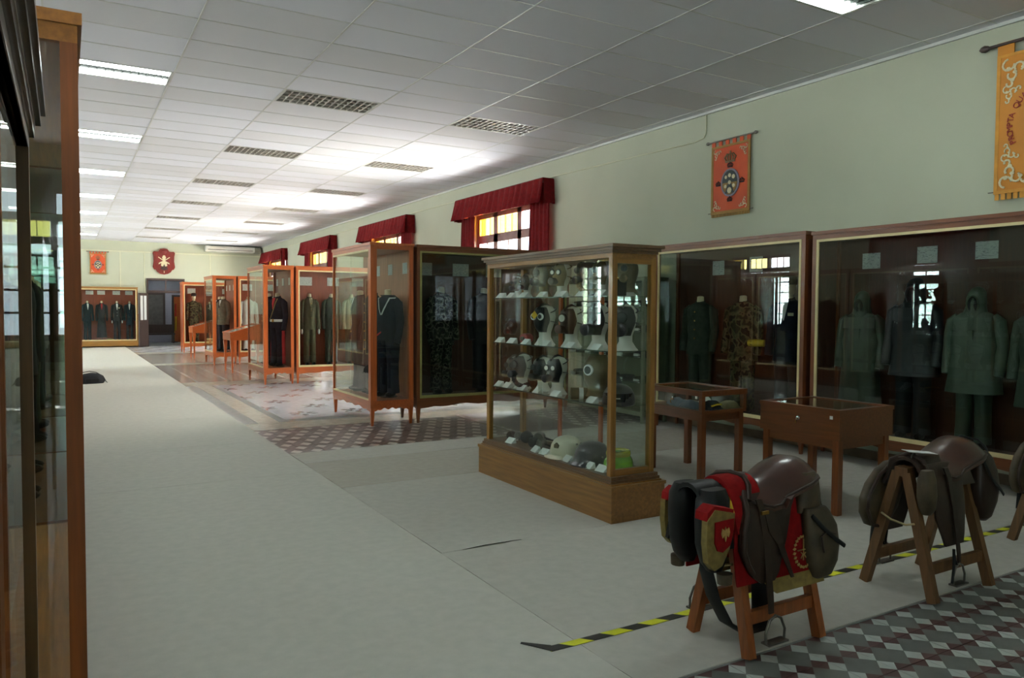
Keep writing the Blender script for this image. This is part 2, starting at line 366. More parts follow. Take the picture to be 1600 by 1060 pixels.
# ------------------------------------------------------------------ ceiling
GX0, GY0 = -0.121, 5.57                     # grid origin; tiles 1.2 x 0.6
ceiling = struct(B(XL, YF, CZ + 0.10, XR, YB, CZ + 0.16).build('ceiling', M('ceiling void', (60, 60, 58), 0.9)))
lights = {}                                 # (col, row) -> lit
for k in range(-3, 8):
    r_ = 6 + 6 * k
    lights[(0, r_)] = True
    for c in (-4, -2, 2, 4):
        if r_ >= 6: lights[(c, r_)] = False
lights[(4, -3)] = True; lights[(-4, -3)] = True
del lights[(0, -12)]
def cell(c, r_): return GX0 + 1.2 * c, GY0 + 0.6 * r_
tile_a = B(0.004, 0.004, 0, 1.196, 0.596, 0.016).mesh('ceiling_tile'); tile_b = tile_a.copy()
tile_a.materials.append(CEILT); tile_b.materials.append(CEILT2)
field = MB()
for r_ in range(-25, 47):
    for c in range(-6, 6):
        x, y = cell(c, r_)
        if (c, r_) in lights or y + 0.6 < YF: continue
        y1 = min(0.596, YB - y)
        if y1 < 0.05: continue
        if c >= 0 and -4 <= r_ <= 45 and y1 > 0.59:
            obj('ceiling_tile', tile_b if random.random() < 0.3 else tile_a, ceiling, (x, y, CZ + random.uniform(0, 0.002)))
        else: field.box(max(x + 0.004, XL), max(y + 0.004, YF), CZ, x + 1.196, y + y1, CZ + 0.016)
    y = GY0 + 0.6 * r_
    if y + 0.6 > YF and y < YB: field.box(GX0 + 7.204, max(y + 0.004, YF), CZ, XR, min(y + 0.596, YB), CZ + 0.016)
ff = field.build('ceiling_tile_field', CEILT, ceiling); ff['kind'] = 'stuff'
for c in range(-5, 7):
    x = GX0 + 1.2 * c; B(x - 0.008, YF, CZ - 0.004, x + 0.008, YB, CZ + 0.03).build('grid_bar', GRIDM, ceiling)
for r_ in range(-24, 47):
    y = GY0 + 0.6 * r_
    if YF < y < YB: B(XL, y - 0.006, CZ - 0.002, XR, y + 0.006, CZ + 0.03).build('grid_bar', GRIDM, ceiling)
B(XR - 0.03, YF, CZ - 0.03, XR, YB, CZ).build('edge_angle', GRIDM, ceiling)
def fixture(lit):
    t = thing('ceiling_light', 'x', 'ceiling light')
    fr = MB(); fr.box(0.01, 0.01, 0, 1.19, 0.03, 0.09); fr.box(0.01, 0.57, 0, 1.19, 0.59, 0.09); fr.box(0.01, 0.03, 0, 0.03, 0.57, 0.09); fr.box(1.17, 0.03, 0, 1.19, 0.57, 0.09); fr.box(0.01, 0.01, 0.09, 1.19, 0.59, 0.098)
    fr.build('housing', HOUSE, t)
    if lit:
        for y in (0.045, 0.405): B(0.03, y, 0.004, 1.17, y + 0.15, 0.03).build('diffuser', TUBE, t)
        lv = MB(); lv.box(0.03, 0.205, 0.02, 1.17, 0.395, 0.03)
        for k in range(14): lv.box(0.06 + k * 0.081, 0.205, 0.0, 0.066 + k * 0.081, 0.395, 0.02)
        lv.build('louver', M('dark green reflector', (62, 72, 64), 0.6), t)
    else:
        B(0.03, 0.03, 0.030, 1.17, 0.57, 0.036).build('reflector', LOUV, t)
        lv = MB()
        for k in range(1, 14): x = 0.03 + k * 1.14 / 14; lv.hexa([(x - 0.006, 0.03, 0), (x + 0.006, 0.03, 0), (x + 0.006, 0.57, 0), (x - 0.006, 0.57, 0)], [(x - 0.001, 0.03, 0.030), (x + 0.001, 0.03, 0.030), (x + 0.001, 0.57, 0.030), (x - 0.001, 0.57, 0.030)])
        for k in range(1, 4): y = 0.03 + k * 0.135; lv.box(0.03, y - 0.006, 0, 1.17, y + 0.006, 0.030)
        lv.build('louver', LOUV, t)
    return t
FIX = {True: None, False: None}
ORD = ['first', 'second', 'third', 'fourth', 'fifth', 'sixth', 'seventh', 'eighth', 'ninth', 'tenth', 'eleventh', 'twelfth']
for (c, r_), lit in lights.items():
    if c < 0 and not lit and r_ > 40: continue
    if FIX[lit] is None: FIX[lit] = o = fixture(lit)
    else: o = copy_tree(FIX[lit])
    x, y = cell(c, r_); o.location = (x, y, CZ - 0.002)
    k = ORD[7 - (r_ - 6) // 6] if r_ >= -12 else ''
    if lit: tag(o, '%s lit fluorescent ceiling light from the far wall in the aisle row' % k if c == 0 else 'lit fluorescent ceiling light over the saddles, beside the %s' % {4: 'banner wall', -4: 'half-drawn curtains'}[c], 'ceiling light', 'lit ceiling lights')
    else: tag(o, '%s unlit louvred light from the far wall, row %s' % (k, {2: 'next to the lit lights', 4: 'along the curtained windows', -2: 'behind the aisle cabinets', -4: 'along the half-drawn curtains'}[c]), 'ceiling light', 'unlit ceiling lights')

# ------------------------------------------------------------------ floor
def tile_mat(name, kind):
    m, nt, N, L, b = nodes(name)
    ge = N.new('ShaderNodeNewGeometry'); sp = N.new('ShaderNodeSeparateXYZ'); L.new(ge.outputs['Position'], sp.inputs[0])
    def mt(op, a, b_=None, c=None):
        q = N.new('ShaderNodeMath'); q.operation = op
        for i, v in enumerate((a, b_, c)):
            if v is None: continue
            if isinstance(v, (int, float)): q.inputs[i].default_value = v
            else: L.new(v, q.inputs[i])
        return q.outputs[0]
    def mix(f, a, c):
        q = N.new('ShaderNodeMix'); q.data_type = 'RGBA'; L.new(f, q.inputs[0])
        for i, v in ((6, a), (7, c)):
            if isinstance(v, tuple): q.inputs[i].default_value = (*lin(v), 1)
            else: L.new(v, q.inputs[i])
        return q.outputs[2]
    def fr(o, off, s): return mt('FRACT', mt('MULTIPLY', mt('SUBTRACT', o, off), 1 / s))
    X, Y = sp.outputs[0], sp.outputs[1]
    nz = N.new('ShaderNodeTexNoise'); nz.inputs['Scale'].default_value = 9; L.new(ge.outputs['Position'], nz.inputs[0])
    if kind == 'cube':
        u = fr(X, 3.286, 0.2); v = fr(Y, 2.142, 0.2)
        du = mt('ABSOLUTE', mt('SUBTRACT', u, 0.5)); dv = mt('ABSOLUTE', mt('SUBTRACT', v, 0.5))
        gray = mt('LESS_THAN', mt('ADD', du, dv), 0.5)
        # corner diamond: |offset in y| > |offset in x| is white; offsets are 0.5 - d
        c = mix(mt('LESS_THAN', dv, du), (94, 62, 60), (186, 194, 188)); c = mix(gray, c, (110, 114, 108)); rough = 0.42
    elif kind == 'dots':
        u = fr(X, 2.03, 0.22); v = fr(Y, 8.1, 0.22)
        row = mt('FLOOR', mt('MULTIPLY', mt('SUBTRACT', Y, 8.1), 1 / 0.22)); u = mt('FRACT', mt('ADD', u, mt('MULTIPLY', row, 0.5)))
        hx = mt('ADD', mt('ABSOLUTE', mt('SUBTRACT', u, 0.5)), mt('MULTIPLY', mt('ABSOLUTE', mt('SUBTRACT', v, 0.5)), 0.7))
        c = mix(mt('LESS_THAN', hx, 0.30), (96, 80, 72), (190, 184, 172)); c = mix(mt('LESS_THAN', mt('ABSOLUTE', mt('SUBTRACT', hx, 0.44)), 0.03), c, (66, 54, 50)); rough = 0.3
    elif kind == 'border':
        c = mix(mt('LESS_THAN', mt('ABSOLUTE', mt('SUBTRACT', fr(Y, 0.0, 0.16), 0.5)), 0.22), (74, 46, 40), (64, 40, 36)); rough = 0.4
    elif kind == 'motif':
        u = fr(X, 2.62, 0.8); v = fr(Y, 10.8, 0.8)
        row = mt('FLOOR', mt('MULTIPLY', mt('SUBTRACT', Y, 10.8), 1 / 0.8)); u = mt('FRACT', mt('ADD', u, mt('MULTIPLY', row, 0.5)))
        a = mt('SUBTRACT', u, 0.5); b2 = mt('SUBTRACT', v, 0.5)
        d = mt('SQRT', mt('ADD', mt('MULTIPLY', a, a), mt('MULTIPLY', b2, b2)))
        pet = mt('ADD', 0.20, mt('MULTIPLY', mt('COSINE', mt('MULTIPLY', mt('ARCTAN2', a, b2), 6)), 0.09))
        g = mt('LESS_THAN', d, pet); g2 = mt('GREATER_THAN', d, 0.07)
        c = mix(mt('MULTIPLY', g, g2), (206, 206, 208), (150, 150, 154)); rough = 0.16
    elif kind == 'stripe':
        c = mix(mt('LESS_THAN', fr(X, 2.03, 0.31), 0.20), (150, 140, 128), (176, 168, 156)); c = mix(mt('LESS_THAN', fr(X, 2.03, 0.62), 0.10), c, (112, 96, 88)); rough = 0.2
    elif kind == 'plain':
        c = mix(mt('LESS_THAN', nz.outputs[0], 0.5), (190, 186, 170), (182, 178, 164)); rough = 0.25
    elif kind == 'grey':
        c = mix(mt('LESS_THAN', nz.outputs[0], 0.5), (150, 154, 150), (140, 144, 140)); rough = 0.3
    f = N.new('ShaderNodeMix'); f.data_type = 'RGBA'; f.blend_type = 'MULTIPLY'; f.inputs[0].default_value = 0.35; L.new(c, f.inputs[6]); L.new(nz.outputs[0], f.inputs[7])
    L.new(f.outputs[2], b.inputs['Base Color']); b.inputs['Roughness'].default_value = rough
    return m
TM = {k: tile_mat('cement tile ' + k, k) for k in ('cube', 'dots', 'border', 'motif', 'stripe', 'plain', 'grey')}
floor = struct(B(XL, YF, -0.12, XR, YB, -0.014).build('floor', TM['grey']))
def zone(x0, y0, x1, y1, k, name='tile_zone', top=0.0): return B(x0, y0, -0.014, x1, y1, top).build(name, TM[k], floor)
# foreground cement tiles, one by one
ct = B(0.0012, 0.0012, -0.014, 0.1988, 0.1988, 0.0).mesh('floor_tile'); ct.materials.append(TM['cube'])
for i in range(-7, 16):
    for j in range(-5, 1):
        obj('floor_tile', ct, floor, (3.286 + 0.2 * i, 2.142 + 0.2 * j, random.uniform(-0.0006, 0.0006)))
zone(XL, YF, 1.885, 2.342, 'cube', top=-0.0006); zone(6.487, YF, XR, 2.342, 'cube', top=-0.0006); zone(1.885, YF, 6.487, 1.141, 'cube', top=-0.0006)
zone(1.9, 2.344, XR, 8.10, 'grey', top=-0.001); zone(XL, 2.344, 1.899, YB, 'grey', top=-0.001)
# bay floors: tiles with hexagonal flecks, one by one
ht = B(0.001, 0.001, -0.014, 0.219, 0.219, 0.0).mesh('bay_tile'); ht.materials.append(TM['dots'])
for i in range(13):
    for j in range(8):
        obj('bay_tile', ht, floor, (1.99 + 0.22 * i, 8.11 + 0.22 * j, random.uniform(-0.0008, 0.0008)))
zone(1.9, 8.101, 1.989, 9.99, 'grey'); 
for x0, x1, k in ((4.852, 4.90, 'plain'), (4.902, 4.97, 'dots'), (4.972, 5.02, 'plain'), (5.022, 5.9, 'border'), (5.902, 5.94, 'plain'), (5.942, XR, 'dots')): zone(x0, 8.11, x1, 9.99, k)
zone(1.991, 9.872, 4.85, 9.99, 'plain'); zone(1.9, 9.992, XR, 10.46, 'plain')
zone(1.9, 10.462, 2.22, 16.05, 'grey'); zone(2.222, 10.462, 2.5, 16.05, 'plain'); zone(2.502, 10.462, 2.62, 16.05, 'grey')
zone(2.622, 10.462, XR, 10.7, 'grey'); zone(2.622, 10.702, XR, 16.05, 'motif')
zone(1.9, 16.052, XR, 16.84, 'plain'); zone(1.9, 16.842, XR, 22.2, 'stripe'); zone(1.9, 22.202, XR, 22.9, 'plain'); zone(1.9, 22.902, XR, 27.8, 'stripe'); zone(1.9, 27.802, XR, 28.7, 'plain'); zone(1.9, 28.702, XR, YB, 'motif')
# carpets
CARP = M('grey beige carpet', (184, 183, 173), 0.95, var=0.035, scale=14.0, bump=0.0, spec=0.1, det=8)
CARP2 = M('grey beige carpet strip', (178, 176, 166), 0.95, var=0.04, scale=14.0, spec=0.1, det=8)
CARP3 = M('grey beige carpet patch', (170, 166, 154), 0.95, var=0.04, scale=14.0, spec=0.1, det=8)
for ya, yb_, lb in ((2.35, 7.10, 'pale grey aisle carpet length beside the crowned cabinets'), (7.104, 9.02, 'short pale grey aisle carpet length level with the dotted floor tiles'), (9.024, 11.4, 'pale grey aisle carpet length level with the sailor uniform case'), (11.404, YB - 0.02, 'long pale grey aisle carpet length running to the far wall')):
    tag(B(XL + 1.2, ya, 0.0, 2.03, yb_, 0.007).build('aisle_carpet', CARP), lb, 'carpet', 'aisle carpet lengths')
def carpet(x0, y0, x1, y1, mt, label):
    g = []
    ny = max(2, int((y1 - y0) / 0.25)); nx = max(2, int((x1 - x0) / 0.25))
    for i in range(ny + 1):
        g.append([(x0 + (x1 - x0) * j / nx + (random.uniform(-.004, .004) if j in (0, nx) else 0), y0 + (y1 - y0) * i / ny + (random.uniform(-.004, .004) if i in (0, ny) else 0), 0.0065) for j in range(nx + 1)])
    return tag(MB().sheet(g, (0, 0, -0.0064)).build('carpet', mt, None), label, 'carpet', 'carpet pieces under the display cases')
carpet(2.034, 2.352, XR - 0.03, 4.318, CARP2, 'grey carpet piece along the warning tape under the saddle stands')
carpet(2.036, 4.322, XR - 0.03, 6.335, CARP2, 'grey carpet piece under the glass case of helmets and masks')
carpet(2.034, 6.340, XR - 0.03, 7.505, CARP3, 'darker grey carpet strip behind the case of helmets and masks')
carpet(2.038, 7.510, XR - 0.03, 8.10, CARP2, 'narrow grey carpet strip bordering the patterned floor tiles')
cr = MB(); cr.sheet([[(2.18, 4.318, 0.007), (2.35, 4.336, 0.008), (2.52, 4.328, 0.008), (2.62, 4.322, 0.007)], [(2.18, 4.316, 0.0075), (2.35, 4.310, 0.014), (2.52, 4.308, 0.014), (2.62, 4.318, 0.0075)]], (0, 0, 0.0015))
tag(cr.build('carpet_lifted_edge', M('dark carpet backing', (66, 60, 48), 0.95)), 'dark lifted edge of a carpet seam near the helmet case', 'carpet edge')
# warning tape
def tape_mat():
    m, nt, N, L, b = nodes('black and yellow tape'); ge = N.new('ShaderNodeNewGeometry'); sp = N.new('ShaderNodeSeparateXYZ'); L.new(ge.outputs['Position'], sp.inputs[0])
    a = N.new('ShaderNodeMath'); a.operation = 'MULTIPLY_ADD'; L.new(sp.outputs[1], a.inputs[0]); a.inputs[1].default_value = 0.9; L.new(sp.outputs[0], a.inputs[2])
    s = N.new('ShaderNodeMath'); s.operation = 'MULTIPLY'; L.new(a.outputs[0], s.inputs[0]); s.inputs[1].default_value = 1 / 0.232
    f = N.new('ShaderNodeMath'); f.operation = 'FRACT'; L.new(s.outputs[0], f.inputs[0]); g = N.new('ShaderNodeMath'); g.operation = 'GREATER_THAN'; g.inputs[1].default_value = 0.5; L.new(f.outputs[0], g.inputs[0])
    mx = N.new('ShaderNodeMix'); mx.data_type = 'RGBA'; L.new(g.outputs[0], mx.inputs[0]); mx.inputs[6].default_value = (*lin((34, 34, 34)), 1); mx.inputs[7].default_value = (*lin((206, 208, 40)), 1)
    L.new(mx.outputs[2], b.inputs['Base Color']); b.inputs['Roughness'].default_value = 0.4; return m
g = []
xs = [1.87 + 5.2 * k / 60 for k in range(61)]
for dy in (-0.026, 0.026): g.append([(x, 2.845 + dy + 0.006 * math.sin(x * 2.1), 0.0085) for x in xs])
tp = MB().sheet(g, (0, 0, 0.0012)); tp.sheet([[(1.79, 2.955, 0.009), (1.875, 2.82, 0.0085)], [(1.80, 2.962, 0.012), (1.905, 2.872, 0.0085)]], (0, 0, 0.0012))
tag(tp.build('warning_tape', tape_mat()), 'black and yellow striped warning tape stuck along the carpet edge', 'tape')

# ------------------------------------------------------------------ display cases
def display_case(name, label, x0, x1, y0, y1, h, sides, zb=0.34, leg=0.20, post=0.05, woods=(OR_Z, OR_X, OR_Y), bead=CREAM, gm=GLASS,
                 panel=PANEL, sheets=(), plinth=False, apron='scallop', split=(), group=None, postin=None, cap=None):
    cx, cy_ = (x0 + x1) / 2, (y0 + y1) / 2; a, b = (x1 - x0) / 2, (y1 - y0) / 2
    WZ_, WX_, WY_ = woods
    t = thing(name, label, 'display case', (cx, cy_, 0.0), 0, group)
    zf = 0.0 if plinth else leg
    B(-a, -b, zf + 0.045, a, b, zb).build('base', WX_ if a > b else WY_, t)
    if not plinth:
        for sx in (-1, 1):
            for sy in (-1, 1):
                X, Y = sx * (a - 0.03), sy * (b - 0.03)
                MB().hexa([(X - .014, Y - .014, 0.008), (X + .014, Y - .014, 0.008), (X + .014, Y + .014, 0.008), (X - .014, Y + .014, 0.008)],
                          [(X - .028, Y - .028, zf + .045), (X + .028, Y - .028, zf + .045), (X + .028, Y + .028, zf + .045), (X - .028, Y + .028, zf + .045)]).build('leg', WZ_, t)
        def scal(L):
            n_ = 24; pts = [(-L, zf + 0.045)]
            for k in range(n_ + 1):
                u = -1 + 2 * k / n_; q = abs(u)
                z = zf + 0.03 - 0.03 * (max(0, (q - 0.6) / 0.4) ** 1.2) + 0.012 * math.cos(u * 14) * (q < 0.85)
                pts.append((u * L, z if apron == 'scallop' else zf + 0.005))
            return pts + [(L, zf + 0.045)]
        for sy in (-1, 1): MB().prism(scal(a - 0.06), 'y', sy * (b - 0.012) - 0.008, sy * (b - 0.012) + 0.008).build('apron', WX_, t)
        for sx in (-1, 1): MB().prism(scal(b - 0.06), 'x', sx * (a - 0.012) - 0.008, sx * (a - 0.012) + 0.008).build('apron', WY_, t)
    else:
        B(-a + 0.02, -b + 0.02, 0.008, a - 0.02, b - 0.02, 0.045).build('plinth', DARKW, t)
    top = MB(); top.box(-a - 0.012, -b - 0.012, h - 0.035, a + 0.012, b + 0.012, h); top.box(-a, -b, h - 0.085, a, b, h - 0.035)
    top.build('top', cap or (WX_ if a > b else WY_), t)
    pw = postin or {}
    for sx in (-1, 1):
        for sy in (-1, 1):
            p = pw.get((sx, sy), post); B(min(sx * a, sx * (a - p)), min(sy * b, sy * (b - p)), zb, max(sx * a, sx * (a - p)), max(sy * b, sy * (b - p)), h - 0.085).build('post', WZ_, t)
    z0, z1 = zb, h - 0.085
    for s, kind in sides.items():
        ax = s[1]; sg = -1 if s[0] == '-' else 1; L = (b if ax == 'x' else a); d = (a if ax == 'x' else b)
        def bx(m, l0, l1, q0, q1, za, zb_):    # l along the side, q depth inwards from the face
            e0, e1 = sorted((sg * (d - q0), sg * (d - q1)))
            if ax == 'x': m.box(e0, l0, za, e1, l1, zb_)
            else: m.box(l0, e0, za, l1, e1, zb_)
            return m
        pl = pw.get((sg, -1) if ax == 'x' else (-1, sg), post); pr = pw.get((sg, 1) if ax == 'x' else (1, sg), post)
        l0, l1 = -L + pl, L - pr
        if kind == 'panel':
            bx(MB(), l0, l1, 0.004, 0.022, z0, z1).build('back_panel', panel, t)
        else:
            if kind == 'bead':
                w_ = 0.026; m = MB()
                bx(m, l0, l1, -0.004, 0.012, z0, z0 + w_ * 1.5); bx(m, l0, l1, -0.004, 0.012, z1 - w_, z1); bx(m, l0, l0 + w_, -0.004, 0.012, z0 + w_ * 1.5, z1 - w_); bx(m, l1 - w_, l1, -0.004, 0.012, z0 + w_ * 1.5, z1 - w_)
                m.build('bead', bead, t)
            cuts = [l0] + [l0 + (l1 - l0) * q for q in split if kind == 'slide'] + [l1]
            for k in range(len(cuts) - 1):
                off = 0.012 + 0.010 * (k % 2)
                bx(MB(), cuts[k], cuts[k + 1] + (0.02 if k < len(cuts) - 2 else 0), off, off + 0.005, z0, z1).build('pane', gm, t)
            if kind == 'slide':
                bx(MB(), l0, l1, 0.0, 0.035, z0, z0 + 0.02).build('track', bead, t); bx(MB(), l0, l1, 0.0, 0.035, z1 - 0.025, z1).build('track', bead, t)
    for (px, py, pz, ax, w_, hh) in sheets:    # printed sheets fixed to the back panel, world position
        X, Y = px - cx, py - cy_
        (B(X - 0.002, Y - w_ / 2, pz - hh / 2, X, Y + w_ / 2, pz + hh / 2) if ax == 'x' else B(X - w_ / 2, Y - 0.002, pz - hh / 2, X + w_ / 2, Y, pz + hh / 2)).build('notice_sheet', PAPERT, t)
    return t
G_ = {'-x': 'slide', '-y': 'glass', '+y': 'panel', '+x': 'panel'}
sheet_x = lambda x, ys, z=2.10: [(x, y, z, 'x', 0.16, 0.15) for y in ys]
sheet_y = lambda y, xs, z=2.12: [(x, y, z, 'y', 0.26, 0.18) for x in xs]
thin = {(-1, 1): 0.03, (-1, -1): 0.085}
bays = [9.46, 15.62, 21.62, 27.86]
LAB_A = ['tall orange wood display case with sailor uniform, standing on pointed legs', 'tall orange wood display case holding a red-striped marine dress uniform',
         'tall orange wood display case holding a grey-brown service uniform']
LAB_B = ['long smoky glass display case of camouflage suits adjoining the sailor case', 'cream-edged display case of olive uniforms adjoining the marine uniform case',
         'cream-edged display case with a white uniform behind a sloped desk', 'cream-edged display case with capped camouflage uniform near the far doorway']
for i, yb in enumerate(bays):
    if i < 3:
        display_case('display_case', LAB_A[i], 3.43, 4.03, yb, yb + 1.62 - 0.1 * i, 2.41, {'-x': 'slide', '-y': 'glass', '+y': 'glass', '+x': 'panel'}, split=(0.5,), post=0.06, postin=thin, panel=REFLPANEL if i == 0 else PANEL,
                     sheets=sheet_x(4.005, [yb + 0.24, yb + 0.78, yb + 1.27]), group='tall cases at the head of each bay')
    x0 = 4.08 if i < 3 else 3.46
    x1 = 6.55 if i == 0 else 6.35
    sm = dict(woods=(BR_Z, BR_X, BR_Y), gm=DGLASS, panel=DPANEL) if i == 0 else {}
    display_case('display_case', LAB_B[i], x0, x1, yb, yb + 0.62, 2.41, {'-y': 'bead', '+y': 'panel', '-x': 'panel', '+x': 'glass'}, post=0.045,
                 sheets=sheet_y(yb + 0.595, [x0 + 0.36, x0 + 0.95, x0 + 1.5]), bead=M('olive bead', (150, 146, 84), 0.5) if i == 0 else CREAM, group='long cases across the bays', **sm)
# cases along the wall with the banners
WW = dict(panel=DPANEL, gm=DGLASS, woods=(BR_Z, BR_X, BR_Y), group='wall cases behind the glass tables')
display_case('display_case', 'wide wall case of hooded raincoats with cream bead around the glass', 6.79, 7.21, 2.92, 5.33, 2.38, {'-x': 'bead', '-y': 'glass', '+y': 'panel', '+x': 'panel'}, zb=0.32, sheets=[(7.185, y, z, 'x', 0.20, 0.16) for y, z in ((4.92, 2.07), (4.33, 2.10), (3.78, 2.11))], **WW)
display_case('display_case', 'wide wall case with camouflage suit and yellow armband behind cream-beaded glass', 6.79, 7.21, 5.42, 7.80, 2.40, {'-x': 'bead', '-y': 'panel', '+y': 'glass', '+x': 'panel'}, zb=0.32, sheets=[(7.185, y, z, 'x', 0.20, 0.18) for y, z in ((7.05, 2.09), (6.44, 2.11))], **WW)
# shelf cabinet of caps beyond them
t = thing('shelf_cabinet', 'green-grey glass shelf cabinet with rows of caps beyond the wall cases', 'cabinet', (6.95, 8.95, 0))
GRN = M('green grey paint', (120, 124, 100), 0.6)
for yy in (-0.97, 0.97):
    for xx in (-0.2, 0.2): B(xx - 0.02, yy - 0.02, 0.008, xx + 0.02, yy + 0.02, 1.95).build('post', GRN, t)
B(-0.22, -1.0, 1.95, 0.22, 1.0, 2.0).build('top', GRN, t); B(-0.20, -0.97, 0.10, 0.20, 0.97, 0.16).build('base', GRN, t); B(0.19, -0.97, 0.16, 0.205, 0.97, 1.95).build('back_panel', GRN, t)
for z in (0.55, 0.90, 1.25, 1.60): B(-0.19, -0.95, z - 0.008, 0.19, 0.95, z).build('shelf', SHELFG, t)
B(-0.205, -0.95, 0.16, -0.20, 0.95, 1.95).build('pane', GLASS, t); B(-0.18, -0.975, 0.16, 0.18, -0.97, 1.95).build('pane', GLASS, t)
capm = MB(); capm.lathe([(0.11, 0.0), (0.115, 0.03), (0.13, 0.055), (0.12, 0.075), (0.03, 0.085), (0.002, 0.085)], 14); capm.sheet([[(-0.16, -0.06, 0.005), (-0.16, 0.06, 0.005)], [(-0.10, -0.09, 0.02), (-0.10, 0.09, 0.02)]], (0, 0, 0.006))
capme = [capm.mesh('peaked_cap', 50) for _ in range(2)]; capme[0].materials.append(OLIVEJ); capme[1].materials.append(NAVY)
for zi, z in enumerate((0.55, 0.90, 1.25, 1.60)):
    for k in range(5):
        o = obj('peaked_cap', capme[(k + zi) % 2], None, (6.92 + random.uniform(-.03, .03), 8.15 + 0.38 * k, z + 0.001))
        tag(o, '%s peaked cap, %s from the wall cases, on the %s shelf of the cap cabinet' % ('olive' if (k + zi) % 2 == 0 else 'navy', ORD[k], ('lowest', 'second', 'third', 'top')[zi]), 'cap', 'caps in the shelf cabinet')
        o2 = B(-0.004, -0.05, 0, 0.03, 0.05, 0.05).build('name_card', PAPER); o2.location = (6.77, 8.15 + 0.38 * k, z + 0.001); tag(o2, '%s white name card from the wall cases, on the %s shelf of the cap cabinet' % (ORD[k], ('lowest', 'second', 'third', 'top')[zi]), 'card', 'name cards in the shelf cabinet')
# case against the far wall
display_case('display_case', 'low wide display case of dark dress uniforms against the far wall', 0.30, 2.47, 32.85, 33.38, 2.32, {'-y': 'bead', '+y': 'panel', '-x': 'panel', '+x': 'panel'}, woods=(OAK_Z, OAK_X, OAK_Y), zb=0.26, leg=0.05, apron=None, post=0.05,
             sheets=[(x, 33.35, 2.10, 'y', 0.26, 0.15) for x in (0.85, 1.24, 1.76, 2.2)])
# glass cabinets along the aisle beside the camera
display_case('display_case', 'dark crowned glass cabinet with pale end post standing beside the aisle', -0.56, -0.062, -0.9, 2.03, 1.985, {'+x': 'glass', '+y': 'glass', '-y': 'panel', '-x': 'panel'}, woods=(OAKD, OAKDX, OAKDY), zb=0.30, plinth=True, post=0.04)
cw = MB()
for k, (q, z0, z1) in enumerate(((0.0, 1.90, 1.93), (0.012, 1.93, 1.96), (0.025, 1.96, 1.985), (0.034, 1.985, 2.01))):
    cw.box(-0.56 - q, -0.9 - q, z0, -0.064 + q, 2.03 + q, z1)
crown = cw.build('crown_moulding', wood('dark crown moulding', (78, 60, 50), 'y', 0.25, 0.5)); cab = [o for o in bpy.data.objects if o.get('label', '').startswith('dark crowned')][0]
crown.parent = cab; crown.matrix_parent_inverse = Matrix.Translation(cab.location).inverted()
mull = B(-0.13, 1.30, 0.30, -0.085, 1.38, 1.86).build('mullion', BR_Z); mull.parent = cab; mull.matrix_parent_inverse = Matrix.Translation(cab.location).inverted()
LB = ['tall wooden glass cabinet with a yellowish crown standing beside the aisle', 'tall cream-beaded cabinet behind the yellowish crowned one', 'tall cream-beaded cabinet of dark uniforms farther along the aisle', 'fourth tall cream-beaded cabinet in the aisle row', 'fifth tall cream-beaded cabinet in the aisle row', 'sixth tall cream-beaded cabinet in the aisle row', 'seventh tall cream-beaded cabinet in the aisle row', 'last tall cream-beaded cabinet in the aisle row']
for i in range(8):
    y0 = 2.58 + 2.40 * i
    display_case('display_case', LB[i], -0.60, 0.045, y0, y0 + 2.34, 2.40, {'+x': 'bead' if i else 'glass', '-y': 'glass', '+y': 'glass', '-x': 'glass' if i < 4 else 'panel'}, woods=(CHE, CHEX, CHEY) if i == 0 else (BR_Z, BR_X, BR_Y), zb=0.34, post=0.045, plinth=True, group='cases beside the aisle')

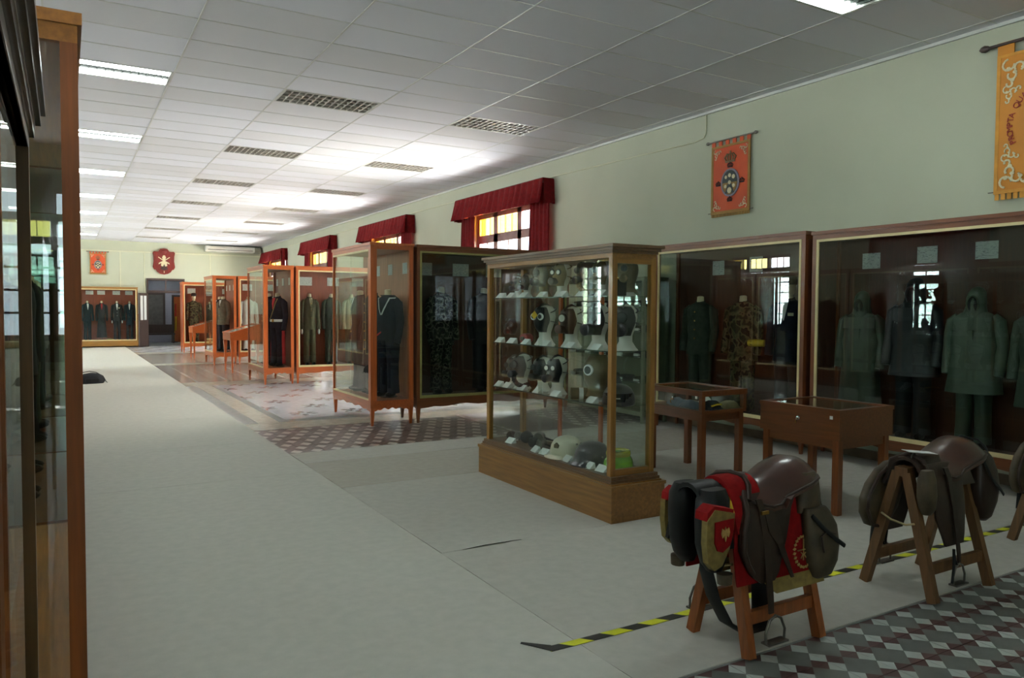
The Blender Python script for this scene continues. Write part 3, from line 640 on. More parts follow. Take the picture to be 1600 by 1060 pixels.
# ------------------------------------------------------------------ uniforms on headless mannequins (front faces local -Y)
def uniform(label, loc, rz, jm, tm, hem=0.74, waist=0.165, flare=0.20, sleeve=True, shirt=None, tie=None, buttons=0, bm=BRASS, belt=None, collar=True, hood=None, cap=None,
            stripe=None, sash=None, sailor=False, armband=None, ribbon=False, pants=True, scale=1.0, seed=0, lapel=True, gloves=None, shoulder=0.205, trail=0.0, epaul=None, group='uniforms on mannequins', xs=0.87):
    rnd = random.Random(seed)
    t = thing('uniform', label, 'uniform', loc, rz, group); t.scale = (scale * xs, scale, scale)
    MB().lathe([(0.13, 0.0), (0.13, 0.012), (0.02, 0.02), (0.012, 0.03), (0.012, 0.2)], 14, (0, 0.02, 0)).build('stand', DARKW, t, 40)
    long_ = hem < 0.6
    zl = 0.06
    if pants:
        for s in (-1, 1):
            rings = []
            for z, rx, ry, cx in ((0.86, 0.105, 0.11, 0.075), (0.70, 0.10, 0.105, 0.09), (0.48, 0.082, 0.09, 0.095), (0.25, 0.078, 0.088, 0.10), (zl + 0.03, 0.082, 0.10, 0.102), (zl, 0.08, 0.10, 0.102)):
                rings.append(sell(rx, ry, z, 16, s * cx, 0.01, 2.2, 0.025, 5, rnd.uniform(0, 6)))
            lg = MB().loft(rings).build('trouser_leg', tm, t, 60)
            if stripe: B(s * 0.183 - 0.006, -0.045, zl, s * 0.183 + 0.006, 0.02, 0.72).build('side_stripe', stripe, lg) if False else MB().sheet([[(s * (0.176 + 0.012 * (z < 0.3)), -0.04, z), (s * (0.19 + 0.004), 0.0, z), (s * (0.176 + 0.012 * (z < 0.3)), 0.05, z)] for z in (0.74, 0.5, 0.25, zl)], (s * 0.006, 0, 0)).build('side_stripe', stripe, t)
        for s in (-1, 1): MB().ball((s * 0.10, -0.05, 0.045), 0.045, 0.11, 0.04, 12, 6).build('shoe', BLACK, t, 60)
    prof = [(hem, flare + 0.0, flare * 0.66), ((hem + 0.93) / 2, (flare + waist) / 2 + 0.005, (flare + waist) * 0.34), (0.95, waist, waist * 0.72), (1.08, waist + 0.018, waist * 0.72), (1.22, shoulder - 0.006, 0.128), (1.31, shoulder, 0.118), (1.365, shoulder - 0.02, 0.098), (1.40, shoulder - 0.075, 0.085), (1.425, 0.085, 0.070), (1.435, 0.062, 0.06)]
    ph = rnd.uniform(0, 6)
    rings = [sell(rx, ry, z, 28, 0, 0, 2.4, (0.045 if long_ else 0.02) * max(0, (1.15 - z)) * 1.6, 9 if long_ else 6, ph + z) for z, rx, ry in prof]
    MB().loft(rings).build('jacket', jm, t, 60)
    if sleeve:
        for s in (-1, 1):
            bend = rnd.uniform(-0.01, 0.03)
            MB().tube([(s * (shoulder - 0.045), 0, 1.365), (s * (shoulder + 0.01), 0.0, 1.31), (s * (shoulder + 0.032), 0.0, 1.18), (s * (shoulder + 0.045), 0.005, 1.05), (s * (shoulder + 0.05), -0.02 - bend, 0.92), (s * (shoulder + 0.045), -0.05 - bend, 0.79), (s * (shoulder + 0.045), -0.055 - bend, 0.765)],
                      [0.045, 0.068, 0.066, 0.060, 0.058, 0.054, 0.050], 12).build('sleeve', jm, t, 60)
            if gloves: MB().ball((s * (shoulder + 0.045), -0.06 - bend, 0.72), 0.03, 0.04, 0.06, 10, 6).build('glove', gloves, t, 60)
            if epaul: B(s * 0.14 - 0.055, -0.03, 1.395, s * 0.14 + 0.055, 0.03, 1.41).build('epaulette', epaul, t)
    if armband: MB().tube([(-(shoulder + 0.033), 0.0, 1.13), (-(shoulder + 0.044), 0.004, 1.02)], [0.069, 0.067], 14).build('armband', armband, t, 60)
    if not hood:
        MB().lathe([(0.058, 1.40), (0.054, 1.44), (0.05, 1.49), (0.052, 1.505), (0.03, 1.515), (0.002, 1.518)], 14, (0, 0.0, 0), sy=1.0).build('neck', SKIN, t, 50)
    if collar and not hood:
        g = []
        for k, zz in enumerate((1.40, 1.45)):
            g.append([((0.074 - 0.008 * k) * math.sin(a), (0.070 - 0.006 * k) * math.cos(a) + 0.0, zz + 0.012 * math.cos(a)) for a in [PI * (-0.85 + 1.7 * q / 14) for q in range(15)]])
        MB().sheet(g, lambda p: Vector((p.x, p.y, 0)).normalized() * 0.006).build('collar', jm, t, 60)
    if shirt:
        MB().sheet([[(-0.045, -0.092, 1.415), (0.0, -0.096, 1.415), (0.045, -0.092, 1.415)], [(-0.032, -0.125, 1.30), (0, -0.13, 1.30), (0.032, -0.125, 1.30)], [(-0.006, -0.134, 1.18), (0, -0.136, 1.18), (0.006, -0.134, 1.18)]], (0, -0.004, 0)).build('shirt_front', shirt, t)
        if tie: MB().prism([(-0.012, 1.40), (0.012, 1.40), (0.022, 1.22), (0, 1.19), (-0.022, 1.22)], 'y', -0.148, -0.141).build('tie', tie, t)
    if lapel and shirt:
        for s in (-1, 1):
            MB().sheet([[(s * 0.045, -0.085, 1.425), (s * 0.085, -0.088, 1.40)], [(s * 0.04, -0.132, 1.30), (s * 0.095, -0.122, 1.31)], [(s * 0.008, -0.140, 1.17), (s * 0.02, -0.138, 1.16)]], (0, -0.007, 0)).build('lapel', jm, t)
    for k in range(buttons):
        z = 1.30 - k * (1.30 - hem - 0.1) / max(1, buttons); MB().lathe([(0.011, -0.136 - (0.006 if z > 1 else 0)), (0.011, -0.15), (0.003, -0.153)], 8, (0, 0, z), 'y').build('button', bm, t, 50)
    if belt:
        MB().loft([sell(waist + 0.012, waist * 0.72 + 0.012, z, 24, 0, 0, 2.4) for z in (0.925, 0.975)], False, False).build('belt', belt, t, 60)
        B(-0.028, -waist * 0.72 - 0.022, 0.92, 0.028, -waist * 0.72 - 0.012, 0.98).build('belt_buckle', BRASS, t)
    if sash:
        MB().tube([(0.10, -0.09, 1.40), (0.08, -0.135, 1.30), (0.02, -0.145, 1.15), (-0.08, -0.13, 1.0), (-0.14, -0.10, 0.94)], 0.016, 6, 0.3, (0, 1, 0)).build('sash', sash, t, 60)
    if sailor:
        MB().sheet([[(x, y, z) for x in (-0.15, -0.075, 0, 0.075, 0.15)] for y, z in ((-0.02, 1.435), (0.09, 1.38), (0.14, 1.22))], (0, 0.006, 0)).build('sailor_collar', jm, t)
        for s in (-1, 1):
            MB().tube([(s * 0.165, 0.0, 1.392), (s * 0.115, -0.085, 1.39), (s * 0.05, -0.138, 1.24), (s * 0.008, -0.15, 1.16)], 0.011, 6, 0.5, (0, 1, 0)).build('collar_stripe', WHITEC, t, 60)
        MB().tube([(-0.20, -0.04, 0.80), (-0.12, -0.13, 0.86), (0.0, -0.15, 0.92)], 0.010, 6, 0.5, (0, 1, 0)).build('red_cord', WREDS, t, 60)
    if ribbon:
        B(0.06, -0.142, 1.235, 0.135, -0.128, 1.27).build('medal_ribbons', CREAMT, t)
    if hood:
        rings = []
        for z, rx, ry, cyy in ((1.36, 0.135, 0.105, 0.0), (1.42, 0.115, 0.10, 0.0), (1.48, 0.098, 0.10, 0.005), (1.55, 0.098, 0.105, 0.01), (1.61, 0.085, 0.095, 0.02), (1.655, 0.055, 0.07, 0.035), (1.672, 0.01, 0.02, 0.045)):
            rings.append(sell(rx, ry, z, 20, 0, cyy, 2.0, 0.04, 5, rnd.uniform(0, 6)))
        MB().loft(rings).build('hood', hood, t, 60)
        MB().tube([(0.06 * math.cos(a), -0.098 - 0.012 * math.sin(a), 1.49 + 0.085 * math.sin(a)) for a in [2 * PI * k / 16 for k in range(17)]], 0.010, 6).build('hood_rim', jm, t, 60)
        MB().lathe([(0.001, -0.093), (0.052, -0.096), (0.058, -0.09)], 16, (0, 0, 1.49), 'y', 1.0, 1.35).build('hood_opening', BLACKC, t, 60)
        MB().prism([(-0.028, 1.33), (0.028, 1.33), (0.026, hem + 0.02), (-0.026, hem + 0.02)], 'y', -0.150, -0.125).build('placket', jm, t)
        MB().sheet([[(x * 1.0, -0.09 - 0.05 * (1 - (x / 0.19) ** 2) - (0.02 if z < 1.3 else 0), z) for x in (-0.19, -0.12, -0.05, 0.05, 0.12, 0.19)] for z in (1.355, 1.30, 1.225)], (0, -0.005, 0)).build('cape_yoke', jm, t, 60)
    if cap:
        MB().lathe([(0.098, 1.60), (0.10, 1.63), (0.105, 1.66), (0.09, 1.70), (0.03, 1.715), (0.002, 1.716)], 16).build('cap', cap, t, 50)
        MB().ball((0, 0.0, 1.56), 0.075, 0.092, 0.105, 14, 8).build('head', SKIN, t, 60)
        if True: MB().sheet([[(-0.07, -0.09, 1.61), (0, -0.105, 1.61), (0.07, -0.09, 1.61)], [(-0.05, -0.14, 1.595), (0, -0.155, 1.59), (0.05, -0.14, 1.595)]], (0, 0, 0.005)).build('cap_peak', BLACK, t)
    return t
W_, E_ = -PI / 2, PI / 2       # rz so the front faces -X (W_) or +X
ZB = 0.342
# sailor case and the case row at the head of each bay (fronts face the aisle)
uniform('navy sailor uniform with white-striped collar and red cord', (3.80, 9.80, ZB), W_ + 0.5, NAVY, NAVY, 0.80, sailor=True, collar=False, seed=1, scale=0.97)
uniform('long dark greatcoat standing behind the sailor uniform', (3.78, 10.32, ZB), W_ + 0.2, BLACKC, BLACKC, 0.42, flare=0.22, buttons=6, seed=2, scale=0.98, xs=0.70)
uniform('dark navy dress coat with brass buttons at the end of the sailor case', (3.74, 10.76, ZB), W_, NAVY, BLACKC, 0.70, buttons=5, shirt=WHITEC, tie=BLACKC, seed=3, scale=0.97, xs=0.70)
uniform('navy marine dress uniform with red scarf, white belt and red-striped trousers', (3.80, 16.02, ZB), W_ + 0.55, NAVY, NAVY, 0.80, belt=WHITEC, stripe=WREDS, shirt=WREDS, lapel=False, sash=OLIVEB, seed=4)
uniform('plain navy uniform farther inside the marine uniform case', (3.76, 16.62, ZB), W_, NAVY, NAVY, 0.74, buttons=5, seed=5)
uniform('grey-brown service uniform with white shirt in a tall orange case', (3.78, 22.10, ZB), W_ + 0.5, GREYW, TEALD, 0.74, shirt=WHITEC, tie=BLACKC, buttons=3, seed=6)
uniform('dark blue uniform standing behind the grey-brown one', (3.78, 22.62, ZB), W_ + 0.1, NAVY, NAVY, 0.74, shirt=WHITEC, seed=7)
# long cases across the bays (fronts face the camera end)
uniform('camouflage combat suit in the long smoky glass case', (4.62, 9.84, ZB), 0.1, CAMOD, CAMOD, 0.70, waist=0.18, flare=0.215, buttons=0, seed=8, scale=1.0)
uniform('dark uniform standing next to the camouflage suit in the smoky case', (5.30, 9.84, ZB), 0, BLACKC, BLACKC, 0.70, seed=9)
uniform('olive service uniform with pale collar, first in the olive uniforms case', (4.45, 15.98, ZB), 0, OLIVE, OLIVE, 0.76, shirt=CREAMT, tie=OLIVE, buttons=3, gloves=WHITEC, seed=10, xs=0.70)
uniform('dark olive uniform, second in the olive uniforms case', (4.92, 16.0, ZB), 0, OLIVEJ, OLIVEJ, 0.76, buttons=4, seed=11, xs=0.70)
uniform('cream jacket uniform, third in the olive uniforms case', (5.36, 15.98, ZB), 0, M('cream drill', (196, 184, 156), 0.85), OLIVEJ, 0.76, shirt=WHITEC, tie=NAVY, buttons=3, seed=12, xs=0.70)
uniform('navy uniform, last in the olive uniforms case', (5.82, 16.0, ZB), 0, NAVY, NAVY, 0.76, shirt=WHITEC, tie=BLACKC, buttons=4, seed=13, xs=0.70)
uniform('white summer uniform standing behind the sloped desk', (4.42, 22.0, ZB), 0, WHITEC, WHITEC, 0.74, buttons=5, seed=14)
uniform('dark red-trousered uniform beside the white summer uniform', (5.06, 22.0, ZB), 0, NAVY, M('maroon wool', (84, 26, 28), 0.9), 0.76, belt=WHITEC, seed=15)
uniform('camouflage uniform with a dark cap in the case near the far doorway', (3.86, 28.22, ZB), 0, CAMO, CAMO, 0.72, cap=BLACKC, seed=16)
uniform('olive uniform beside the capped camouflage one near the far doorway', (4.45, 28.22, ZB), 0, OLIVE, OLIVE, 0.74, buttons=4, seed=17)
# wall cases
ZW = 0.322
uniform('field grey jacket with high collar in the yellow armband case', (7.01, 7.18, ZW), W_ + 0.25, OLIVEJ, OLIVEJ, 0.72, waist=0.185, flare=0.215, buttons=4, seed=18, scale=0.93, shoulder=0.215)
uniform('camouflage suit wearing a yellow armband on its sleeve', (7.01, 6.47, ZW), W_ + 0.25, CAMO, CAMO, 0.68, waist=0.185, flare=0.225, armband=None, seed=19, scale=0.93, shoulder=0.215)
uniform('dark navy uniform with white chest band beside the yellow armband', (7.01, 5.80, ZW), W_ + 0.25, NAVY, BLACKC, 0.70, seed=20, scale=0.95, shirt=WHITEC, ribbon=True, cap=NAVY)
MB().box
a_ = MB().tube([(-0.09, 0, 0), (0.0, -0.012, 0.002), (0.09, 0, 0)], [0.05, 0.055, 0.05], 14, 0.8).build('armband', YELL, smooth=60)
a_.location = (6.93, 6.18, 1.175); a_.rotation_euler = (0, 0, W_ + 0.35); tag(a_, 'bright yellow armband with a dark number at the camouflage sleeve', 'armband')
MB().tube([(-0.045 + 0.018 * math.cos(k), -0.048, 0.02 * math.sin(k)) for k in [2 * PI * q / 10 for q in range(11)]], 0.006, 5).build('number_mark', BLACKC, a_)
uniform('long green hooded raincoat in the raincoat wall case', (7.02, 4.90, ZW), W_ + 0.3, RAIN, RAIN, 0.32, waist=0.21, flare=0.255, hood=RAIN, seed=21, scale=0.86, pants=False, xs=0.92)
uniform('black hooded oilskin cape with black trousers between two green raincoats', (7.02, 4.34, ZW), W_ + 0.2, DARKO, BLACKC, 0.66, waist=0.21, flare=0.255, hood=BLACKC, seed=22, scale=0.93, shoulder=0.215, xs=0.92)
uniform('pale green hooded raincoat over green trousers beside the black oilskin', (7.02, 3.77, ZW), W_ + 0.15, RAIN2, RAIN, 0.58, waist=0.225, flare=0.28, hood=RAIN2, seed=23, scale=0.87, shoulder=0.225, xs=0.92)
uniform('dark green raincoat at the end of the raincoat wall case', (7.02, 3.22, ZW), W_ + 0.1, RAIN, RAIN, 0.50, waist=0.20, flare=0.25, hood=RAIN, seed=24, scale=0.86, pants=False, xs=0.92)
# far wall case
ZF = 0.262
uniform('dark teal dress uniform with white shirt, first in the far wall case', (0.76, 33.12, ZF), 0.15, TEALD, TEALD, 0.74, shirt=WHITEC, seed=25, xs=0.70)
uniform('black uniform with red collar and long skirt in the far wall case', (1.24, 33.12, ZF), 0, BLACKC, BLACKC, 0.12, flare=0.24, shirt=WREDS, epaul=WREDS, lapel=False, seed=26, pants=False, xs=0.70)
uniform('black dress uniform with silver buttons and pale ribbons', (1.76, 33.12, ZF), 0, BLACKC, BLACKC, 0.74, shirt=WHITEC, buttons=4, bm=WHITEC, ribbon=True, gloves=WHITEC, seed=27, xs=0.70)
uniform('dark teal coat with white shirt, last in the far wall case', (2.20, 33.12, ZF), -0.1, TEALD, TEALD, 0.60, shirt=WHITEC, buttons=3, seed=28, xs=0.70)
tag(MB().lathe([(0.09, 0), (0.10, 0.03), (0.12, 0.06), (0.10, 0.08), (0.002, 0.085)], 14).build('peaked_cap', OLIVEB, smooth=50), 'gold-topped peaked cap on the floor of the far wall case', 'cap').location = (1.50, 32.98, ZF)
# cases beside the aisle
uniform('dark uniform wrapped in clear plastic in the crowned aisle cabinet', (-0.30, 3.05, ZB), E_, OLIVEJ, BLACKC, 0.72, seed=30)
for i, y in enumerate((3.9, 5.6, 6.5, 8.0, 8.9, 10.5, 11.4)):
    uniform('%s dark uniform from the crowned cabinet in the aisle row' % ORD[i], (-0.30, y, ZB), E_, [NAVY, OLIVEJ, BLACKC][i % 3], [NAVY, OLIVEJ, BLACKC][i % 3], 0.72, seed=31 + i, group='dark uniforms in the aisle cabinets')

# ------------------------------------------------------------------ glass case of helmets and masks
t = thing('display_case', 'low oak-framed glass case of helmets and gas masks on a wooden plinth', 'display case', (3.62, 5.325, 0))
def hb(*a): return B(a[0] - 3.62, a[1] - 5.325, a[2], a[3] - 3.62, a[4] - 5.325, a[5])
hb(3.37, 4.31, 0.008, 3.87, 6.34, 0.25).build('plinth', PLINTH, t)
m = hb(3.362, 4.302, 0.25, 3.878, 6.348, 0.275); m.box(-0.235, -0.995, 0.275, 0.235, 0.995, 0.285); m.build('plinth_cap', OAK_Y, t)
m = hb(3.395, 4.35, 0.285, 3.855, 6.315, 0.305); m.box(-0.215, -0.965, 0.305, 0.225, 0.98, 0.33); m.build('base_moulding', DKCAP, t)
for x in (3.42, 3.785):
    for y in (4.39, 6.235): hb(x, y, 0.33, x + 0.045, y + 0.045, 1.93).build('post', OAK_Z, t)
m = hb(3.42, 4.39, 1.93, 3.83, 6.28, 1.965); m.build('top_rail', OAK_Y, t)
m = hb(3.41, 4.38, 1.965, 3.84, 6.29, 1.985); m.box(-0.225, -0.965, 1.985, 0.235, 0.985, 2.005); m.box(-0.24, -0.985, 2.005, 0.25, 1.0, 2.028); m.build('cornice', DKCAP, t)
hb(3.465, 4.393, 0.33, 3.785, 4.43, 0.375).build('bottom_rail', OAK_X, t); hb(3.465, 4.393, 1.89, 3.785, 4.43, 1.93).build('top_rail', OAK_X, t)
hb(3.432, 4.435, 0.33, 3.437, 5.40, 1.93).build('pane', GLASS, t, label='sliding glass door'); hb(3.442, 5.36, 0.33, 3.447, 6.235, 1.93).build('pane', GLASS, t, label='sliding glass door')
hb(3.815, 4.435, 0.33, 3.82, 6.235, 1.93).build('pane', GLASS, t); hb(3.465, 4.405, 0.375, 3.785, 4.41, 1.89).build('pane', GLASS, t); hb(3.465, 6.255, 0.33, 3.785, 6.26, 1.93).build('pane', GLASS, t)
for y in (5.02, 5.62): hb(3.805, y, 0.33, 3.83, y + 0.035, 1.93).build('mullion', OR_Z, t)
SHZ = (1.655, 1.245, 0.835)
EDGE = M('green glass edge', (60, 76, 70), 0.2)
for z in SHZ:
    s_ = hb(3.46, 4.44, z - 0.008, 3.80, 6.23, z).build('shelf', SHELFG, t); hb(3.455, 4.44, z - 0.009, 3.46, 6.23, z).build('shelf_edge', EDGE, s_)
    for y in (4.46, 6.19): hb(3.47, y, z - 0.03, 3.50, y + 0.02, z - 0.009).build('shelf_bracket', STEEL, t)

EYEG = M('eyepiece glass', (64, 70, 72), 0.06, var=0.02, coat=0.5)
def mask(label, loc, rz, head=WHITEP, mm=RUBBER, lens=EYEG, can=RUBBER, canlen=0.06, canr=0.034, hose=None, hood=None, mono=False, patch=None, s=1.0, straps=True, bag=None):
    t = thing('gas_mask', label, 'gas mask', loc, rz, 'gas masks on the glass shelves'); t.scale = (s,) * 3
    R_ = [(0.0, .088, .078, 0), (0.02, .07, .066, 0), (0.06, .045, .05, 0), (0.10, .045, .055, 0), (0.135, .057, .078, -.006), (0.175, .068, .092, -.005), (0.225, .076, .098, 0), (0.275, .070, .090, .004), (0.305, .046, .062, .008), (0.318, .006, .01, .01)]
    if head: MB().loft([sell(a, b, z, 18, 0, c, 2.1) for z, a, b, c in R_]).build('head_form', head, t, 60)
    z0, z1 = (0.10, 0.30) if not hood else (0.03, 0.33)
    g = []
    for i in range(9):
        z = z0 + (z1 - z0) * i / 8
        k = min(len(R_) - 2, max(0, sum(1 for q in R_ if q[0] <= z) - 1)); f = min(1, max(0, (z - R_[k][0]) / (R_[k + 1][0] - R_[k][0])))
        a, b = R_[k][1] + (R_[k + 1][1] - R_[k][1]) * f, R_[k][2] + (R_[k + 1][2] - R_[k][2]) * f
        a, b = max(a, .045) * 1.13, max(b, .055) * 1.12
        if hood: a, b = (a * 1.1 + 0.02 * (1 - i / 8), b * 1.1)
        lim = (0.80 - 0.35 * abs(i / 8 - 0.45)) if not hood else 1.7
        row = []
        for j in range(13):
            an = lim * (j / 6 - 1) * PI / 2
            row.append((a * math.sin(an), -b * math.cos(an) - 0.014 * math.exp(-((z - .15) / .035) ** 2) * math.cos(an), z))
        g.append(row)
    MB().sheet(g, lambda p: Vector((p.x, p.y, 0)).normalized() * -0.007).build('face_piece', hood or mm, t, 60)
    if mono: lz = [(0, 0.225, 0.036)]
    else: lz = [(-0.034, 0.225, 0.024), (0.034, 0.225, 0.024)]
    for x, z, r in lz:
        y = -0.112 + abs(x) * 0.5
        e = MB().lathe([(r, 0), (r + 0.005, -0.012), (r, -0.02), (r * 0.8, -0.021), (0.001, -0.018)], 16, (x, y, z), 'y').build('eye_rim', can, t, 50)
        MB().lathe([(r * 0.78, -0.0215), (r * 0.4, -0.0245), (0.001, -0.0255)], 14, (x, y, z), 'y').build('lens', lens, e, 60)
    if can: MB().lathe([(canr * 0.6, -0.09), (canr * 0.7, -0.115), (canr, -0.12), (canr, -0.12 - canlen), (canr * 0.85, -0.125 - canlen), (0.001, -0.125 - canlen)], 16, (0, 0, 0.14), 'y').build('canister', can, t, 50)
    if patch: MB().prism([(-0.03, 0.235), (0, 0.205), (0.03, 0.235), (0, 0.27)], 'y', -0.142, -0.136).build('yellow_diamond', patch, t)
    if hose:
        pts = [(0.0, -0.12, 0.13), (0.02, -0.15, 0.09), (0.05, -0.14, 0.05), (0.09, -0.11, 0.03), (0.12, -0.05, 0.05)]
        hm = MB(); n_ = 28; full = []
        for k in range(n_):
            u = k / (n_ - 1) * (len(pts) - 1); i = min(int(u), len(pts) - 2); f = u - i; full.append(Vector(pts[i]).lerp(Vector(pts[i + 1]), f))
        hm.tube(full, [0.020 + 0.004 * (k % 2) for k in range(n_)], 10); hm.build('hose', hose, t)
    if straps:
        for zz, tilt in ((0.235, 0.06), (0.20, -0.03)):
            MB().tube([(0.08 * math.sin(a), 0.102 * -math.cos(a), zz + tilt * (1 - math.cos(a)) / 2) for a in [PI * (0.42 + 1.16 * k / 12) for k in range(13)]], 0.008, 6, 0.5).build('strap', mm, t, 60)
        MB().tube([(0.0, -0.10, 0.285), (0, -0.05, 0.318), (0, 0.0, 0.328), (0, 0.06, 0.31), (0, 0.10, 0.25), (0, 0.10, 0.21)], 0.010, 6, 0.5, (1, 0, 0)).build('strap', mm, t, 60)
    return t
F_ = W_ + 0.35
KH = M('khaki rubber cloth', (104, 92, 58), 0.6, var=0.15, scale=18); TAN = M('tan hose rubber', (150, 130, 96), 0.6); GREYM = M('grey rubber', (96, 94, 88), 0.5); BRN = M('brown rubber', (70, 50, 36), 0.5)
z = SHZ[0] + 0.001
mask('small white-headed mask at the far end of the top shelf', (3.62, 6.05, z), F_, mm=BRN, s=0.62)
mask('white-stand mask with dark goggles second on the top shelf', (3.60, 5.86, z), F_, mm=GREYM, s=0.66)
mask('brown mask with a shiny round lens on the top shelf', (3.60, 5.58, z), F_, head=KHAKI, mm=GREYM, mono=True, s=0.92)
mask('grey canvas mask on white head in the middle of the top shelf', (3.60, 5.30, z), F_, mm=KHAKI, lens=WHITEP, s=0.9)
mask('khaki mask with ribbed tan hose on the top shelf', (3.62, 4.98, z), F_, head=BRN, mm=BRN, hose=TAN, s=0.92)
mask('olive mask with round canister near the end of the top shelf', (3.60, 4.74, z), F_, mm=KH, can=KH, mono=True, s=0.88)
mask('olive hooded mask above a black filter box at the top shelf corner', (3.66, 4.53, z), F_ + 0.4, mm=KH, hood=KH, can=KH, mono=True, s=0.90)
t = thing('filter_box', 'black filter box beside the olive hooded mask on the top shelf', 'filter box', (3.56, 4.50, z)); B(-0.045, -0.04, 0, 0.045, 0.04, 0.11).build('body', BLACK, t); B(-0.047, -0.042, 0.09, 0.047, 0.042, 0.12).build('lid', BLACK, t); MB().lathe([(0.015, 0.12), (0.015, 0.135), (0.001, 0.137)], 10).build('cap', BRASS, t, 40)
z = SHZ[1] + 0.001
mask('dark folded mask with buckles at the far end of the middle shelf', (3.60, 6.08, z), F_, head=None, mm=RUBBER, s=0.72, straps=False)
t = thing('red_canister', 'small red filter canister lying on the middle shelf', 'canister', (3.56, 5.80, z + 0.045), F_); MB().lathe([(0.03, -0.05), (0.045, -0.045), (0.045, 0.04), (0.03, 0.045), (0.02, 0.06), (0.001, 0.06)], 16, (0, 0, 0), 'y').build('body', M('red enamel', (150, 40, 34), 0.4), t, 40); MB().tube([(0, -0.05, 0), (0.0, -0.07, 0.0)], 0.018, 10).build('spout', STEEL, t, 40)
mask('black mask with a yellow diamond on white head on the middle shelf', (3.60, 5.56, z), F_, patch=YELL, can=None, s=1.08)
mask('brown-strapped mask on white head on the middle shelf', (3.60, 5.16, z), F_, mm=BRN, mono=True, lens=WHITEP, can=BRN, s=1.04)
mask('black twin-lens mask on white head on the middle shelf', (3.60, 4.79, z), F_, s=1.08, canr=0.042)
mask('black-strapped white head with large mask at the middle shelf corner', (3.66, 4.53, z), F_ + 0.3, s=1.10, canr=0.045, mono=True)
z = SHZ[2] + 0.001
mask('silver-lensed grey mask at the far end of the lower shelf', (3.62, 6.10, z), F_, mm=GREYM, s=0.88)
mask('goggled mask with black tubing on white head on the lower shelf', (3.58, 5.90, z), F_, mm=GREYM, hose=RUBBER, mono=True, s=0.98)
mask('black-strapped mask on white head on the lower shelf', (3.62, 5.62, z), F_, mm=RUBBER, s=0.94)
mask('black mask with white cheek panels on the lower shelf', (3.60, 5.36, z), F_, mm=RUBBER, lens=WHITEP, s=1.0)
mask('khaki hooded mask with one round eye on the lower shelf', (3.62, 4.82, z), F_, hood=KH, mm=KH, can=None, mono=True, s=1.1, straps=False)
t = thing('olive_canister', 'olive filter cylinder with a white paper band on the lower shelf', 'canister', (3.53, 4.93, z + 0.048), F_ - 0.9); MB().lathe([(0.03, -0.08), (0.047, -0.075), (0.047, 0.07), (0.035, 0.075), (0.018, 0.10), (0.001, 0.10)], 16, (0, 0, 0), 'y').build('body', KH, t, 40); MB().lathe([(0.0478, -0.01), (0.0482, -0.008), (0.0482, 0.022), (0.0478, 0.024)], 16, (0, 0, 0), 'y').build('paper_band', PAPER, t, 40)
mask('dark grey mask beside the black visored helmet on the lower shelf', (3.66, 4.62, z), F_, head=None, mm=RUBBER, s=0.7, straps=False)
def helmet(name, label, loc, rz, mt, prof, parts, s=1.0, sy=1.18):
    t = thing(name, label, 'helmet', loc, rz, 'helmets in the glass case'); t.scale = (s,) * 3
    MB().lathe(prof, 24, (0, 0, 0), 'z', 1.0, sy).build('shell', mt, t, 60)
    parts(t); return t
WHH = M('ivory enamel', (206, 200, 176), 0.3, var=0.04, coat=0.3); BLH = M('black enamel', (34, 34, 38), 0.3, var=0.08, coat=0.3); GRH = M('bright green enamel', (132, 186, 44), 0.18, var=0.25, scale=6, coat=0.6, c2=(66, 124, 26))
dome = [(0.125, 0.0), (0.132, 0.012), (0.13, 0.05), (0.122, 0.09), (0.10, 0.13), (0.065, 0.155), (0.02, 0.167), (0.001, 0.168)]
steel = [(0.165, 0.0), (0.163, 0.006), (0.138, 0.03), (0.13, 0.07), (0.12, 0.11), (0.095, 0.145), (0.055, 0.165), (0.001, 0.172)]
def p_visor(t):
    MB().sheet([[(0.118 * math.sin(a), -0.150 * math.cos(a), zz) for a in [PI * (-0.38 + 0.76 * k / 10) for k in range(11)]] for zz in (0.035, 0.10)], (0, -0.006, 0)).build('visor', M('glossy visor', (16, 18, 20), 0.08), t, 60)
    B(-0.02, -0.158, 0.06, 0.02, -0.150, 0.068).build('white_stripe', WHITEP, t)
helmet('helmet', 'glossy black visored helmet on the lower shelf corner', (3.60, 4.53, z), F_ + 0.5, BLH, dome, p_visor, 0.95)
z = 0.332
def p_white(t):
    MB().sheet([[(r * math.sin(a), r * 1.18 * -math.cos(a), zz) for a in [2 * PI * k / 24 for k in range(25)]] for r, zz in ((0.125, 0.02), (0.155, -0.004), (0.175, -0.004))], (0, 0, 0.006)).build('brim', WHH, t, 60)
    MB().prism([(-0.02, 0.08), (0.02, 0.08), (0.022, 0.105), (0, 0.125), (-0.022, 0.105)], 'y', -0.151, -0.135).build('badge', KH, t)
    for s in (-1, 1): MB().lathe([(0.008, 0.118), (0.008, 0.13), (0.001, 0.131)], 8, (0, s * 0.03, 0.11), 'x').build('rivet', STEEL, t)
helmet('helmet', 'ivory helmet with wide brim and small badge on the case floor', (3.59, 5.20, z + 0.006), F_, WHH, dome, p_white, 1.0)
def p_steel(t): MB().tube([(0.168 * math.sin(a), 0.198 * -math.cos(a), 0.004) for a in [2 * PI * k / 30 for k in range(31)]], 0.005, 6).build('rim', BLH, t, 60); [MB().lathe([(0.007, 0.125), (0.007, 0.134), (0.001, 0.135)], 8, (0, y, 0.07), 'x').build('rivet', STEEL, t) for y in (-0.05, 0.05)]
helmet('helmet', 'large black steel helmet on the case floor', (3.60, 4.86, z), F_, BLH, steel, p_steel, 1.02)
